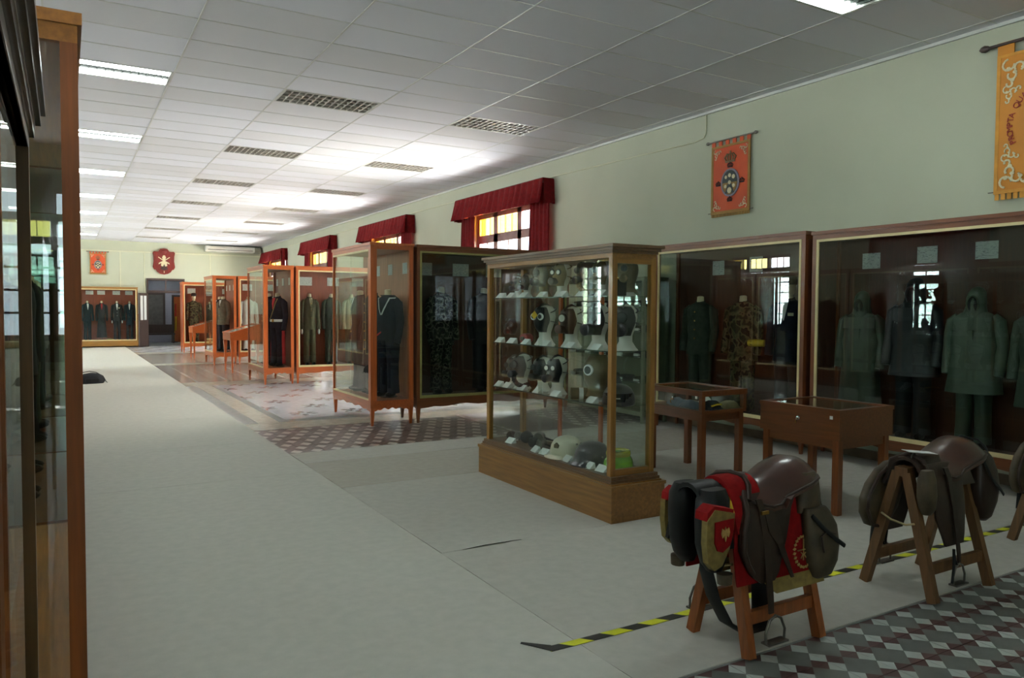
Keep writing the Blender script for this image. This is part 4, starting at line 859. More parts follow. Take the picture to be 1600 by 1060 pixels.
def p_green(t): MB().lathe([(0.105, 0.125), (0.108, 0.145), (0.104, 0.165), (0.095, 0.17), (0.09, 0.165)], 24, (0, 0, 0), 'z', 1, 1.15).build('crown_band', M('lime gold enamel', (170, 170, 50), 0.2, coat=0.5), t, 60)
helmet('helmet', 'shiny bright green helmet with a lime band in the case corner', (3.63, 4.565, z), F_ + 0.3, GRH, dome, p_green, 0.88)
def goggles(label, y, x, s=1.0, mt=BLACK, rz=0):
    t = thing('goggles', label, 'goggles', (x, y, z), F_ + rz, 'goggles on the case floor'); t.scale = (s,) * 3
    for q in (-1, 1): MB().lathe([(0.030, 0.03), (0.04, 0.02), (0.04, -0.02), (0.034, -0.03), (0.001, -0.028)], 16, (q * 0.045, 0, 0.042), 'y').build('eyecup', STEEL if q > 0 else mt, t, 50)
    B(-0.012, -0.012, 0.03, 0.012, 0.012, 0.055).build('bridge', mt, t)
    MB().tube([(-0.08, 0.0, 0.045), (-0.12, 0.05, 0.02), (-0.05, 0.11, 0.012), (0.05, 0.11, 0.014), (0.12, 0.05, 0.02), (0.08, 0.0, 0.045)], 0.012, 6, 0.4).build('strap', mt, t, 60)
goggles('dark goggles with a strap at the far end of the case floor', 6.06, 3.60, 1.0, BRN)
goggles('tall dark goggles beside the first goggles on the case floor', 5.84, 3.66, 1.35, BLACK, 0.4)
goggles('chrome-rimmed goggles in the middle of the case floor', 5.60, 3.56, 1.15, BLACK, -0.2)
goggles('black goggles next to the ivory helmet on the case floor', 5.45, 3.70, 0.8, BLACK, 0.2)
cardme = MB().hexa([(-0.03, -0.05, 0), (0.03, -0.05, 0), (0.03, 0.05, 0), (-0.03, 0.05, 0)], [(0.018, -0.05, 0.045), (0.022, -0.05, 0.045), (0.022, 0.05, 0.045), (0.018, 0.05, 0.045)]).mesh('name_card'); cardme.materials.append(PAPER)
rows = [(SHZ[0], 'top', (6.14, 5.96, 5.74, 5.44, 5.14, 4.87, 4.62)), (SHZ[1], 'middle', (6.16, 5.94, 5.70, 5.38, 5.02, 4.67)), (SHZ[2], 'lower', (6.17, 6.02, 5.76, 5.50, 5.22, 4.72))]
for z, nm, ys in rows:
    for yi, y in enumerate(reversed(ys)):
        o = obj('name_card', cardme, None, (3.49, y, z + 0.001)); o.rotation_euler = (0, 0, random.uniform(-0.1, 0.1)); tag(o, '%s white name card from the visored helmet end, %s shelf of the helmet case' % (ORD[yi], nm), 'card', 'name cards in the helmet case')
for yi, (x, y) in enumerate(((3.485, 4.58), (3.475, 4.73), (3.475, 5.02), (3.475, 5.36), (3.475, 5.50), (3.50, 5.97))):
    o = obj('name_card', cardme, None, (x, y, 0.331)); o.rotation_euler = (0, 0, random.uniform(-0.15, 0.15)); tag(o, '%s white name card from the green helmet on the helmet case floor' % ORD[yi], 'card', 'name cards in the helmet case')

# ------------------------------------------------------------------ glass-topped table cases
def table_case(label, x0, x1, y0, y1, zb, zt, glassy):
    cx, cy_ = (x0 + x1) / 2, (y0 + y1) / 2; a, b = (x1 - x0) / 2, (y1 - y0) / 2
    t = thing('table_case', label, 'display table', (cx, cy_, 0.007), 0, 'glass-topped display tables')
    for sx in (-1, 1):
        for sy in (-1, 1):
            X, Y = sx * (a - 0.045), sy * (b - 0.045); B(X - 0.027, Y - 0.027, 0, X + 0.027, Y + 0.027, zb).build('leg', wood('table leg wood', (122, 64, 26), 'z') if 'table leg wood' not in MATS else MATS['table leg wood'], t)
    m = MB(); m.box(-a + 0.03, -b + 0.03, zb - 0.07, a - 0.03, -b + 0.05, zb); m.box(-a + 0.03, b - 0.05, zb - 0.07, a - 0.03, b - 0.03, zb); m.box(-a + 0.03, -b + 0.05, zb - 0.07, -a + 0.05, b - 0.05, zb); m.box(a - 0.05, -b + 0.05, zb - 0.07, a - 0.03, b - 0.05, zb); m.build('apron', TABLEW, t)
    B(-a, -b, zb, a, b, zb + 0.03).build('floor_board', TABLEW, t)
    if glassy:
        for sx in (-1, 1):
            for sy in (-1, 1): B(min(sx * a, sx * (a - .04)), min(sy * b, sy * (b - .04)), zb + 0.03, max(sx * a, sx * (a - .04)), max(sy * b, sy * (b - .04)), zt - 0.05).build('post', TABLEW, t)
        for s in (-1, 1):
            B(min(s * (a - .01), s * (a - .014)), -b + .04, zb + .03, max(s * (a - .01), s * (a - .014)), b - .04, zt - .05).build('side_pane', GLASS, t); B(-a + .04, min(s * (b - .01), s * (b - .014)), zb + .03, a - .04, max(s * (b - .01), s * (b - .014)), zt - .05).build('side_pane', GLASS, t)
        zr = zt - 0.05
    else:
        for sx in (-1, 1): B(min(sx * a, sx * (a - .02)), -b, zb + 0.03, max(sx * a, sx * (a - .02)), b, zt - 0.03).build('side_board', TABLEW, t)
        for sy in (-1, 1): B(-a + .02, min(sy * b, sy * (b - .02)), zb + 0.03, a - .02, max(sy * b, sy * (b - .02)), zt - 0.03).build('side_board', TABLEW, t)
        zr = zt - 0.03
    m = MB(); w_ = 0.045; m.box(-a - .006, -b - .006, zr, a + .006, -b + w_, zt); m.box(-a - .006, b - w_, zr, a + .006, b + .006, zt); m.box(-a - .006, -b + w_, zr, -a + w_, b - w_, zt); m.box(a - w_, -b + w_, zr, a + .006, b - w_, zt); m.build('lid_frame', TABLEW, t)
    B(-a + w_, -b + w_, zt - 0.012, a - w_, b - w_, zt - 0.006).build('lid_pane', GLASS, t)
    h = MB().lathe([(0.018, 0), (0.018, -0.004), (0.012, -0.006), (0.001, -0.006)], 12, (-a, 0.0, zt - 0.10), 'x').build('lock_plate', SILVER, t, 40); MB().tube([(-a - .006, 0, zt - 0.10), (-a - .03, 0.0, zt - .115), (-a - .02, 0.004, zt - 0.14)], 0.004, 6).build('key', BRASS, t)
    B(-a - 0.003, -b + 0.06, zt - 0.075, -a, -b + 0.085, zt - 0.05).build('number_tag', PAPER, t)
    return t
table_case('solid-sided glass-topped display table with a front lock', 4.97, 5.62, 3.63, 4.38, 0.57, 0.803, False)
B(0.30, -0.33, 0.52, 0.345, -0.328, 0.56)
table_case('glass-sided display table of folded caps with a front lock', 4.90, 5.46, 4.98, 5.74, 0.61, 0.82, True)
def folded(label, loc, rz, mt, sx, sy, h, edge=None):
    t = thing('folded_cap', label, 'folded cap', loc, rz, 'folded caps in the glass table')
    g = [[(sx * (u - .5), sy * (v - .5) * (1 - 0.25 * abs(u - .5)), h * (1 - (2 * v - 1) ** 4) * (1 - abs(2 * u - 1) ** 5) + 0.004 + 0.006 * math.sin(9 * u + 5 * v)) for u in [k / 8 for k in range(9)]] for v in [k / 6 for k in range(7)]]
    MB().sheet(g, lambda p: Vector((0, 0, -p.z + 0.0005))).build('cloth', mt, t, 60)
    if edge: MB().tube([(-sx * .42, -sy * .40, h * .55), (0, -sy * .45, h * .66), (sx * .42, -sy * .40, h * .55)], 0.008, 6).build('piping', edge, t, 60)
zt_ = 0.648
folded('grey-blue folded cap in the glass-sided table', (5.05, 5.45, zt_), 1.2, M('grey blue cloth', (96, 108, 120), 0.9), 0.26, 0.16, 0.06)
folded('slate cap with orange piping in the glass-sided table', (5.02, 5.24, zt_), 1.4, M('slate cloth', (80, 92, 104), 0.9), 0.24, 0.15, 0.06, M('orange piping', (206, 120, 40), 0.8))
folded('navy cap with yellow edge in the glass-sided table', (5.10, 5.07, zt_), 0.3, NAVY, 0.22, 0.14, 0.07, YELL)
folded('cream folded forage cap in the glass-sided table', (5.33, 5.08, zt_), 0.1, M('cream forage cloth', (176, 166, 128), 0.9), 0.22, 0.13, 0.055)
folded('white folded collar in the glass-sided table', (5.20, 5.25, zt_), 0.2, WHITEC, 0.16, 0.10, 0.08)

# sloped desks in the bays
def desk(label, x0, x1, y0, y1):
    t = thing('sloped_desk', label, 'display desk', ((x0 + x1) / 2, (y0 + y1) / 2, 0.0), 0, 'sloped glass desks'); a, b = (x1 - x0) / 2, (y1 - y0) / 2
    for sx in (-1, 1):
        for sy in (-1, 1):
            X, Y = sx * (a - .05), sy * (b - .05)
            MB().loft([[(X + dx * r, Y + dy * r, z) for dx, dy in ((-1, -1), (1, -1), (1, 1), (-1, 1))] for z, r in ((0.008, .017), (0.35, .021), (0.62, .034), (0.72, .042), (0.80, .034))]).build('leg', OR_Z, t)
    MB().hexa([(-a, -b, 0.78), (a, -b, 0.78), (a, b, 0.78), (-a, b, 0.78)], [(-a, -b, 0.94), (a, -b, 1.14), (a, b, 1.14), (-a, b, 0.94)]).build('body', OR_Y, t)
    m = MB()
    def sl(x): return 0.94 + (x + a) / (2 * a) * 0.20
    for xa, xb, ya, yb_ in ((-a - .01, a + .01, -b - .01, -b + .05), (-a - .01, a + .01, b - .05, b + .01), (-a - .01, -a + .06, -b + .05, b - .05), (a - .06, a + .01, -b + .05, b - .05)):
        m.hexa([(xa, ya, sl(xa)), (xb, ya, sl(xb)), (xb, yb_, sl(xb)), (xa, yb_, sl(xa))], [(xa, ya, sl(xa) + .025), (xb, ya, sl(xb) + .025), (xb, yb_, sl(xb) + .025), (xa, yb_, sl(xa) + .025)])
    m.build('lid_frame', OR_X, t)
    MB().hexa([(-a + .09, -b + .08, sl(-a + .09) + .001), (a - .09, -b + .08, sl(a - .09) + .001), (a - .09, b - .08, sl(a - .09) + .001), (-a + .09, b - .08, sl(-a + .09) + .001)], [(-a + .09, -b + .08, sl(-a + .09) + .004), (a - .09, -b + .08, sl(a - .09) + .004), (a - .09, b - .08, sl(a - .09) + .004), (-a + .09, b - .08, sl(-a + .09) + .004)]).build('reflection_sheet', PAPER, t)  # white sheet added to stand in for the reflection on the glass top
    MB().hexa([(-a + .06, -b + .05, sl(-a + .06) + .008), (a - .06, -b + .05, sl(a - .06) + .008), (a - .06, b - .05, sl(a - .06) + .008), (-a + .06, b - .05, sl(-a + .06) + .008)],
              [(-a + .06, -b + .05, sl(-a + .06) + .014), (a - .06, -b + .05, sl(a - .06) + .014), (a - .06, b - .05, sl(a - .06) + .014), (-a + .06, b - .05, sl(-a + .06) + .014)]).build('lid_pane', GLASS, t)
desk('sloped glass-topped desk on tapered legs before the white uniform case', 3.34, 4.02, 18.68, 19.66)
desk('sloped glass-topped desk on tapered legs before the capped camouflage case', 3.32, 3.98, 24.58, 25.40)

# ------------------------------------------------------------------ saddles on sawhorses
def sawhorse(label, cx, cy_, hx, hy, mt, top=0.66):
    t = thing('sawhorse', label, 'saddle stand', (cx, cy_, 0.0085), 0, 'wooden saddle stands')
    for sx in (-1, 1):
        for sy in (-1, 1): MB().bar((sx * hx, sy * hy, 0), (sx * (hx - 0.02), sy * 0.028, top), 0.05, 0.042, (1, 0, 0)).build('leg', mt, t)
    MB().bar((-hx + 0.0, 0, top + 0.004), (hx - 0.0, 0, top + 0.004), 0.075, 0.05).build('ridge_beam', mt, t)
    f = 0.16 / top
    for sy in (-1, 1):
        y = sy * (hy + (0.028 - hy) * f); MB().bar((-hx + 0.005, y, 0.165), (hx - 0.005, y, 0.165), 0.028, 0.058).build('rail', mt, t)
    f = 0.40 / top; y = hy + (0.028 - hy) * f
    MB().tube([(-hx - 0.02, y, 0.42), (-hx - 0.022, y * 0.4, 0.395), (-hx - 0.022, -y * 0.5, 0.385), (-hx - 0.02, -y, 0.40)], 0.006, 6).build('tie_cord', ROPE, t, 60)
    return t
def yo(z):
    P = [(0.80, 0.0), (0.76, 0.035), (0.72, 0.075), (0.66, 0.105), (0.5, 0.135), (0.25, 0.165), (0.0, 0.18)]
    for (za, ya), (zb_, yb_) in zip(P, P[1:]):
        if z >= zb_: return ya + (yb_ - ya) * min(1, max(0, (za - z) / (za - zb_)))
    return P[-1][1]
def drape(rows, side, lift=0.0, th=0.012, bulge=0.0, nx=9, fine=5):
    rr_ = []
    for (a, b) in zip(rows, rows[1:]):
        for k in range(fine): f = k / fine; rr_.append(tuple(a[i] + (b[i] - a[i]) * f for i in range(3)))
    rr_.append(rows[-1]); g = []
    for z, xl, xr in rr_:
        g.append([(xl + (xr - xl) * j / (nx - 1), side * (yo(z) + lift + bulge * (1 - (2 * j / (nx - 1) - 1) ** 2) * math.sin(PI * min(1, max(0, (rr_[0][0] - z) / (rr_[0][0] - rr_[-1][0] + 1e-6))))), z) for j in range(nx)])
    return MB().sheet(g, (0, side * th, 0))
def arch(x0, x1, top, low, half, th, side_out=0.0):
    g = []
    for x in (x0, x1):
        row = []
        for k in range(17):
            u = -1 + 2 * k / 16; a = abs(u)
            if a < 0.5: an = a / 0.5 * PI / 2; y = half * math.sin(an); z = top - half * (1 - math.cos(an))
            else: f = (a - 0.5) / 0.5; y = half + side_out * f; z = top - half - (top - half - low) * f
            row.append((x, math.copysign(y, u), z))
        g.append(row)
    return MB().sheet([g[0], [tuple((Vector(p) + Vector(q)) / 2 + Vector((0, 0, 0.004))) for p, q in zip(*g)], g[1]], lambda p: Vector((0, p.y, max(0.02, p.z - low - 0.1))).normalized() * th)
def bagshape(rows, yc, dy, n=18):    # rows (z, xl, xr, thickness factor)
    return MB().loft([sell((xr - xl) / 2, dy * tf, z, n, (xl + xr) / 2, yc, 2.6) for z, xl, xr, tf in rows])
def seat(dx, dz=0.0):
    S = [(-.165, .722, .055, .022), (-.145, .742, .085, .04), (-.08, .752, .125, .07), (0, .762, .158, .10), (.05, .775, .160, .108), (.10, .797, .150, .100), (.17, .830, .163, .108), (.25, .852, .172, .105), (.31, .842, .155, .08), (.345, .815, .12, .05), (.362, .785, .07, .03)]
    top = []; n_ = 15
    for x, zt, w_, d in S:
        top.append([(x + dx, w_ * u, zt + dz - d * abs(u) ** 2.3) for u in [-1 + 2 * k / (n_ - 1) for k in range(n_)]])
    m = MB().sheet(top, lambda p: Vector((0, 0, -0.022))); return m, top
def stirrup(m_, x, y, z, w_=0.058, h=0.115):
    m_.tube([(x - w_, y, z - h), (x - w_ * 1.05, y, z - h * 0.6), (x - w_ * 0.6, y, z - h * 0.15), (x, y, z), (x + w_ * 0.6, y, z - h * 0.15), (x + w_ * 1.05, y, z - h * 0.6), (x + w_, y, z - h)], 0.006, 8); m_.box(x - w_ - 0.006, y - 0.022, z - h - 0.006, x + w_ + 0.006, y + 0.022, z - h + 0.002); return m_
def eagle(parent, x, y, z, s, mt):
    m = MB(); m.prism([(x, z + s), (x + .12 * s, z + .7 * s), (x + .2 * s, z - .4 * s), (x, z - s), (x - .2 * s, z - .4 * s), (x - .12 * s, z + .7 * s)], 'y', y - 0.004, y)
    for q in (-1, 1): m.prism([(x + q * .15 * s, z + .5 * s), (x + q * .6 * s, z + .85 * s), (x + q * .75 * s, z + .2 * s), (x + q * .55 * s, z - .45 * s), (x + q * .18 * s, z - .1 * s)], 'y', y - 0.004, y)
    return m.build('eagle_emblem', mt, parent)

# 1: dress saddle with red saddle cloth
sawhorse('orange pine sawhorse under the dress saddle with scarlet cloth', 2.83, 2.50, 0.235, 0.175, STAND)
t = thing('saddle', 'brown leather dress saddle with scarlet cloth, gold-edged holsters and a rear bag', 'saddle', (2.83, 2.50, 0.0))
for sd in (-1, 1):
    bl = drape([(0.745, -0.20, 0.24), (0.64, -0.27, 0.25), (0.50, -0.305, 0.255), (0.37, -0.305, 0.262), (0.335, -0.30, 0.264)], sd, 0.0, 0.008).build('saddle_cloth', REDF, t, 60, 'scarlet felt saddle cloth')
    drape([(0.335, -0.14, 0.264), (0.30, -0.10, 0.266), (0.268, -0.06, 0.268)], sd, 0.0, 0.010, fine=2).build('gold_border', OLIVEB, bl, 60)
    fl = drape([(0.725, -0.235, 0.13), (0.69, -0.225, 0.115), (0.645, -0.235, 0.075), (0.576, -0.275, 0.045), (0.49, -0.288, 0.005), (0.42, -0.255, -0.03), (0.365, -0.215, -0.055), (0.335, -0.17, -0.085)], sd, 0.014, 0.012, 0.022).build('flap', LEATHD, t, 60)
    MB().tube([(x, sd * (yo(z) + 0.03 + b_), z) for z, x, b_ in ((0.735, -0.20, 0.0), (0.70, -0.215, 0), (0.645, -0.225, 0.004), (0.576, -0.262, 0.006), (0.49, -0.276, 0.006), (0.43, -0.255, 0.004), (0.385, -0.225, 0.0))], 0.014, 8).build('knee_roll', LEATHD, fl, 60)
    drape([(0.70, -0.16, -0.125), (0.5, -0.16, -0.122), (0.30, -0.158, -0.122), (0.205, -0.155, -0.125)], sd, 0.040, 0.007, nx=3).build('stirrup_leather', LEATHD, t)
    drape([(0.645, -0.13, -0.075), (0.56, -0.12, -0.04), (0.50, -0.075, -0.035), (0.34, 0.0, 0.018)], sd, 0.043, 0.006, nx=3).build('girth_strap', LEATHD, t)
    stirrup(MB(), -0.14, sd * 0.235, 0.205).build('stirrup', STEEL, t, 60)
    B(-0.165, sd * (yo(0.645) + 0.058), 0.64, -0.12, sd * (yo(0.645) + 0.064), 0.655).build('buckle', BRASS, t)
# circular embroidered crest on the cloth
em = MB(); cxe, cze = 0.135, 0.425
for k in range(22):
    a = 2 * PI * k / 22; x, z = cxe + 0.062 * math.cos(a), cze + 0.07 * math.sin(a); y = -yo(z) - 0.012
    em.prism([(x + 0.012 * math.cos(a + q), z + 0.008 * math.sin(a + q)) for q in (0.3, 1.8, 3.4, 4.9)], 'y', y - 0.003, y)
em.tube([(cxe, -yo(cze) - 0.014, cze - 0.04), (cxe, -yo(cze) - 0.012, cze + 0.06)], 0.003, 5); em.tube([(cxe - 0.04, -yo(cze) - 0.013, cze + 0.01), (cxe + 0.04, -yo(cze) - 0.013, cze + 0.01)], 0.003, 5)
for q in (-1, 1): em.tube([(cxe + q * 0.018, -yo(cze) - 0.014, cze - 0.03), (cxe + q * 0.004, -yo(cze) - 0.014, cze - 0.012), (cxe + q * 0.02, -yo(cze) - 0.014, cze + 0.0)], 0.003, 5)
em.build('embroidered_crest', GOLD, t)
arch(-0.285, -0.10, 0.775, 0.56, 0.085, 0.022, 0.04).build('front_pad', REDF, t, 60, 'thick scarlet pad at the front')
arch(-0.165, -0.09, 0.785, 0.66, 0.085, 0.012, 0.03).build('pommel', LEATHD, t, 60)
MB().tube([(-0.20, 0.13, 0.66), (-0.235, 0.10, 0.755), (-0.22, 0.05, 0.795), (-0.185, 0.0, 0.802), (-0.155, -0.05, 0.79), (-0.165, -0.09, 0.755), (-0.20, -0.125, 0.70)], 0.014, 8).build('pommel_rim', LEATHD, t, 60)
m_, tp_ = seat(-0.075); m_.build('seat', LEATH, t, 60, 'polished brown seat')
MB().tube([r_[0] for r_ in tp_] + [r_[-1] for r_ in reversed(tp_)], 0.007, 8).build('seat_welt', LEATHD, t, 60)
for sd in (-1, 1):
    MB().sheet([[(-0.20, sd * 0.06, 0.735), (-0.10, sd * 0.09, 0.712), (0.0, sd * 0.125, 0.70), (0.08, sd * 0.150, 0.715)], [(-0.19, sd * 0.105, 0.700), (-0.09, sd * 0.135, 0.668), (0.0, sd * 0.158, 0.645), (0.02, sd * 0.168, 0.69)]], (0, sd * 0.008, 0)).build('skirt', LEATH, t)
# holsters at the front
arch(-0.45, -0.30, 0.765, 0.50, 0.072, 0.020, 0.05).build('holster_saddle', BLACK, t, 60, 'black leather holster bridge')
for sd in (-1, 1):
    bagshape([(0.40, -0.40, -0.335, 0.5), (0.44, -0.43, -0.32, 0.8), (0.52, -0.455, -0.31, 1.0), (0.64, -0.462, -0.305, 1.0), (0.72, -0.458, -0.305, 0.95), (0.765, -0.44, -0.32, 0.6)], sd * 0.085, 0.062).build('holster', BLACK, t, 60)
    MB().tube([(-0.365, sd * 0.145, 0.405), (-0.365, sd * 0.147, 0.36)], [0.036, 0.032], 12).build('holster_tip', OLIVEL, t, 60)
    hx_ = -0.055 if sd < 0 else 0.05
    outl = [(-0.475, 0.655), (-0.43, 0.70), (-0.315, 0.672), (-0.32, 0.60), (-0.345, 0.52), (-0.385, 0.455), (-0.43, 0.44), (-0.465, 0.475), (-0.478, 0.56)]
    outl = [(x + hx_, z + 0.012) for x, z in outl]
    cv = MB().prism(outl, 'y', sd * 0.172, sd * 0.205).build('holster_cover', OLIVEB, t, label='gold-bordered scarlet holster cover')
    inl = [(-0.435, 0.648), (-0.325, 0.652), (-0.327, 0.60), (-0.345, 0.54), (-0.39, 0.515), (-0.42, 0.525), (-0.436, 0.56)]
    inl = [(x + hx_, z + 0.012) for x, z in inl]
    MB().prism(inl, 'y', sd * 0.2045, sd * 0.211).build('cover_panel', REDF, cv)
    MB().prism([(x + hx_, z + 0.012) for x, z in [(-0.47, 0.69), (-0.43, 0.715), (-0.318, 0.688), (-0.318, 0.672), (-0.43, 0.70), (-0.475, 0.655)]], 'y', sd * 0.13, sd * 0.20).build('cover_top', REDF, cv)
eagle(t, -0.433, -0.2115, 0.604, 0.032, GOLD)
MB().tube([(-0.30, -0.075, 0.735), (-0.295, -0.10, 0.70), (-0.29, -0.115, 0.65)], 0.010, 6).build('yellow_piping', YELL, t, 60)
# rear bags
for sd in (-1, 1):
    bx_ = -0.05
    bg_ = bagshape([(0.285, 0.26, 0.335, 0.4), (0.30, 0.235, 0.375, 0.8), (0.36, 0.205, 0.415, 1.0), (0.44, 0.195, 0.425, 1.05), (0.53, 0.19, 0.405, 1.0), (0.60, 0.185, 0.355, 0.85), (0.625, 0.19, 0.33, 0.6)], sd * 0.155, 0.045).build('rear_bag', OLIVEL, t, 60, 'olive leather saddle bag'); bg_.location.x = bx_
    bagshape([(0.60, 0.175, 0.335, 0.9), (0.68, 0.18, 0.325, 1.0), (0.76, 0.185, 0.31, 0.9), (0.79, 0.195, 0.295, 0.6)], sd * 0.115, 0.045).build('bag_flap', OLIVEL, bg_, 60)
    MB().tube([(0.20, sd * 0.190, 0.60), (0.27, sd * 0.207, 0.53), (0.345, sd * 0.212, 0.475), (0.42, sd * 0.205, 0.43)], 0.011, 6, 0.4, (0, 1, 0)).build('bag_strap', BLACK, bg_, 60)
    MB().tube([(0.245, sd * 0.206, 0.50), (0.275, sd * 0.207, 0.515), (0.31, sd * 0.209, 0.512), (0.345, sd * 0.209, 0.50)], 0.004, 5).build('bag_seam', LEATHD, bg_, 60)
    MB().tube([(0.245, sd * 0.209, 0.50), (0.25, sd * 0.212, 0.46), (0.262, sd * 0.212, 0.425)], 0.008, 6, 0.5, (0, 1, 0)).build('bag_tab', LEATHD, bg_, 60)
MB().tube([(-0.27, 0.06, 0.44), (-0.30, 0.03, 0.36), (-0.285, 0.0, 0.24), (-0.22, -0.02, 0.115), (-0.12, -0.03, 0.05), (-0.02, -0.02, 0.045), (0.06, 0.02, 0.10), (0.10, 0.06, 0.22), (0.11, 0.10, 0.36)], 0.046, 8, 0.18, (1, 0, 0)).build('hanging_girth', BLACK, t, 60)
arch(0.235, 0.33, 0.70, 0.60, 0.09, 0.012, 0.02).build('rear_band', OLIVEL, t, 60)

# 2 and 3: worn troop saddles with round bags
def troop_saddle(label, cx, cy_, card):
    t = thing('saddle', label, 'saddle', (cx, cy_, 0.0))
    arch(-0.24, 0.22, 0.735, 0.58, 0.085, 0.018, 0.03).build('under_pad', LEATHD, t, 60)
    for sd in (-1, 1):
        fl = drape([(0.72, -0.21, 0.12), (0.66, -0.205, 0.09), (0.55, -0.205, 0.085), (0.44, -0.20, 0.072), (0.34, -0.155, 0.05), (0.285, -0.135, 0.03)], sd, 0.010, 0.012, 0.02).build('flap', LEATHD, t, 60)
        drape([(0.70, -0.10, -0.06), (0.45, -0.09, -0.055), (0.26, -0.085, -0.055), (0.20, -0.08, -0.058)], sd, 0.045, 0.007, nx=3).build('stirrup_leather', LEATHD, t)
        for dx in (-0.03, 0.01): MB().tube([(-0.075 + dx, sd * 0.205, 0.27), (-0.075 + dx * 0.8, sd * 0.21, 0.22), (-0.07 + dx * 0.3, sd * 0.212, 0.18)], 0.007, 6).build('hanging_strap', BLACK, t, 60)
        stirrup(MB(), -0.065, sd * 0.215, 0.195, 0.052, 0.11).build('stirrup', STEEL, t, 60)
        MB().tube([(-0.12, sd * 0.215, 0.28), (-0.125, sd * 0.22, 0.18), (-0.14, sd * 0.222, 0.10)], 0.008, 6).build('loose_strap', BLACK, t, 60)
        bg_ = bagshape([(0.335, -0.29, -0.17, 0.4), (0.35, -0.33, -0.12, 0.8), (0.42, -0.375, -0.05, 1.0), (0.50, -0.375, -0.01, 1.0), (0.58, -0.33, 0.0, 0.95), (0.65, -0.25, 0.0, 0.8), (0.69, -0.17, -0.01, 0.5)] if sd > 0 else
                       [(0.46, -0.255, -0.20, 0.5), (0.49, -0.27, -0.18, 0.9), (0.56, -0.29, -0.17, 1.0), (0.65, -0.29, -0.18, 0.9), (0.70, -0.275, -0.19, 0.5)], sd * (0.165 if sd > 0 else 0.125), 0.042).build('front_bag', OLIVEL, t, 60, 'rounded olive leather bag')
        if sd > 0: MB().tube([(-0.17, sd * 0.122, 0.69), (-0.28, sd * 0.120, 0.63), (-0.365, sd * 0.12, 0.53), (-0.38, sd * 0.12, 0.45), (-0.33, sd * 0.12, 0.355), (-0.20, sd * 0.12, 0.33)], 0.010, 6).build('bag_welt', LEATHD, bg_, 60); MB().tube([(-0.24, 0.175, 0.35), (-0.245, 0.178, 0.27), (-0.25, 0.178, 0.22)], 0.014, 6, 0.4, (1, 0, 0)).build('bag_strap', BLACK, bg_, 60)
        rb = bagshape([(0.345, 0.40, 0.45, 0.4), (0.37, 0.36, 0.48, 0.8), (0.45, 0.325, 0.53, 1.0), (0.54, 0.32, 0.555, 1.0), (0.63, 0.33, 0.53, 0.9), (0.71, 0.34, 0.48, 0.75), (0.745, 0.36, 0.44, 0.5)], sd * 0.10, 0.055).build('rear_bag', LEATHD, t, 60, 'dark leather rear bag'); rb.location.x = -0.06
        MB().tube([(0.34, sd * 0.150, 0.70), (0.40, sd * 0.165, 0.60), (0.50, sd * 0.165, 0.52), (0.545, sd * 0.155, 0.49)], 0.011, 6, 0.4, (0, 1, 0)).build('bag_strap', BLACK, rb, 60)
    arch(0.30, 0.40, 0.755, 0.62, 0.08, 0.014, 0.02).build('cantle_band', LEATHD, t, 60)
    m_, tp_ = seat(-0.02, -0.02); m_.build('seat', LEATH, t, 60, 'polished brown seat')
    MB().tube([r_[0] for r_ in tp_] + [r_[-1] for r_ in reversed(tp_)], 0.007, 8).build('seat_welt', LEATHD, t, 60)
    MB().tube([(-0.20, 0.12, 0.62), (-0.215, 0.09, 0.72), (-0.20, 0.0, 0.765), (-0.185, -0.07, 0.735), (-0.20, -0.115, 0.66)], 0.016, 8).build('pommel_rim', LEATHD, t, 60)
    MB().tube([(-0.205 + 0.022 * math.cos(a), -0.03, 0.752 + 0.022 * math.sin(a)) for a in [2 * PI * k / 12 for k in range(13)]], 0.004, 6).build('pommel_ring', STEEL, t, 60)
    MB().tube([(0.30, 0.05, 0.80), (0.36, 0.03, 0.815), (0.41, -0.04, 0.80), (0.42, -0.08, 0.76), (0.43, -0.10, 0.70)], 0.006, 6).build('cantle_strap', BLACK, t, 60)
    return t
sawhorse('worn brown sawhorse under the plain brown troop saddle', 4.21, 2.49, 0.27, 0.20, STAND2)
troop_saddle('plain brown troop saddle with round olive bags and a white card', 4.21, 2.49, True)
c_ = B(-0.10, -0.03, 0.0, 0.10, 0.03, 0.003).build('paper_card', PAPER); c_.location = (4.06, 2.46, 0.775); c_.rotation_euler = (0.05, 0.12, -0.2); tag(c_, 'white paper card lying on the pommel of the troop saddle', 'card')
sawhorse('worn sawhorse beyond the troop saddle at the end of the tape', 5.80, 2.49, 0.27, 0.20, STAND2)
troop_saddle('second troop saddle with round bags beyond the first one', 5.80, 2.49, False)

# ------------------------------------------------------------------ banners
def curl(m, x, z, s, q, fx, fz, y=-0.012):
    for (ox, oz, r, a0, a1) in ((0.0, 0.0, 0.5, 0, 4.6), (0.9, 0.35, 0.38, 2.5, 7.4), (0.30, 1.0, 0.36, -1.2, 3.8), (1.6, 0.1, 0.26, 3.0, 7.2), (0.1, 1.75, 0.24, -0.8, 3.6)):
        m.tube([(x + fx * s * (ox + r * math.cos(a)), y, z + fz * s * (oz + r * math.sin(a))) for a in [a0 + (a1 - a0) * k / 9 for k in range(10)]], s * q, 5, 0.6, (0, 1, 0))
    for (ox, oz) in ((0.55, 0.75), (1.25, 0.45), (0.35, 1.45), (0.0, 0.35)):
        m.prism([(x + fx * s * (ox + 0.2 * math.cos(a)), z + fz * s * (oz + 0.16 * math.sin(a))) for a in [2 * PI * k / 6 for k in range(6)]], 'y', y - 0.003, y + 0.004)
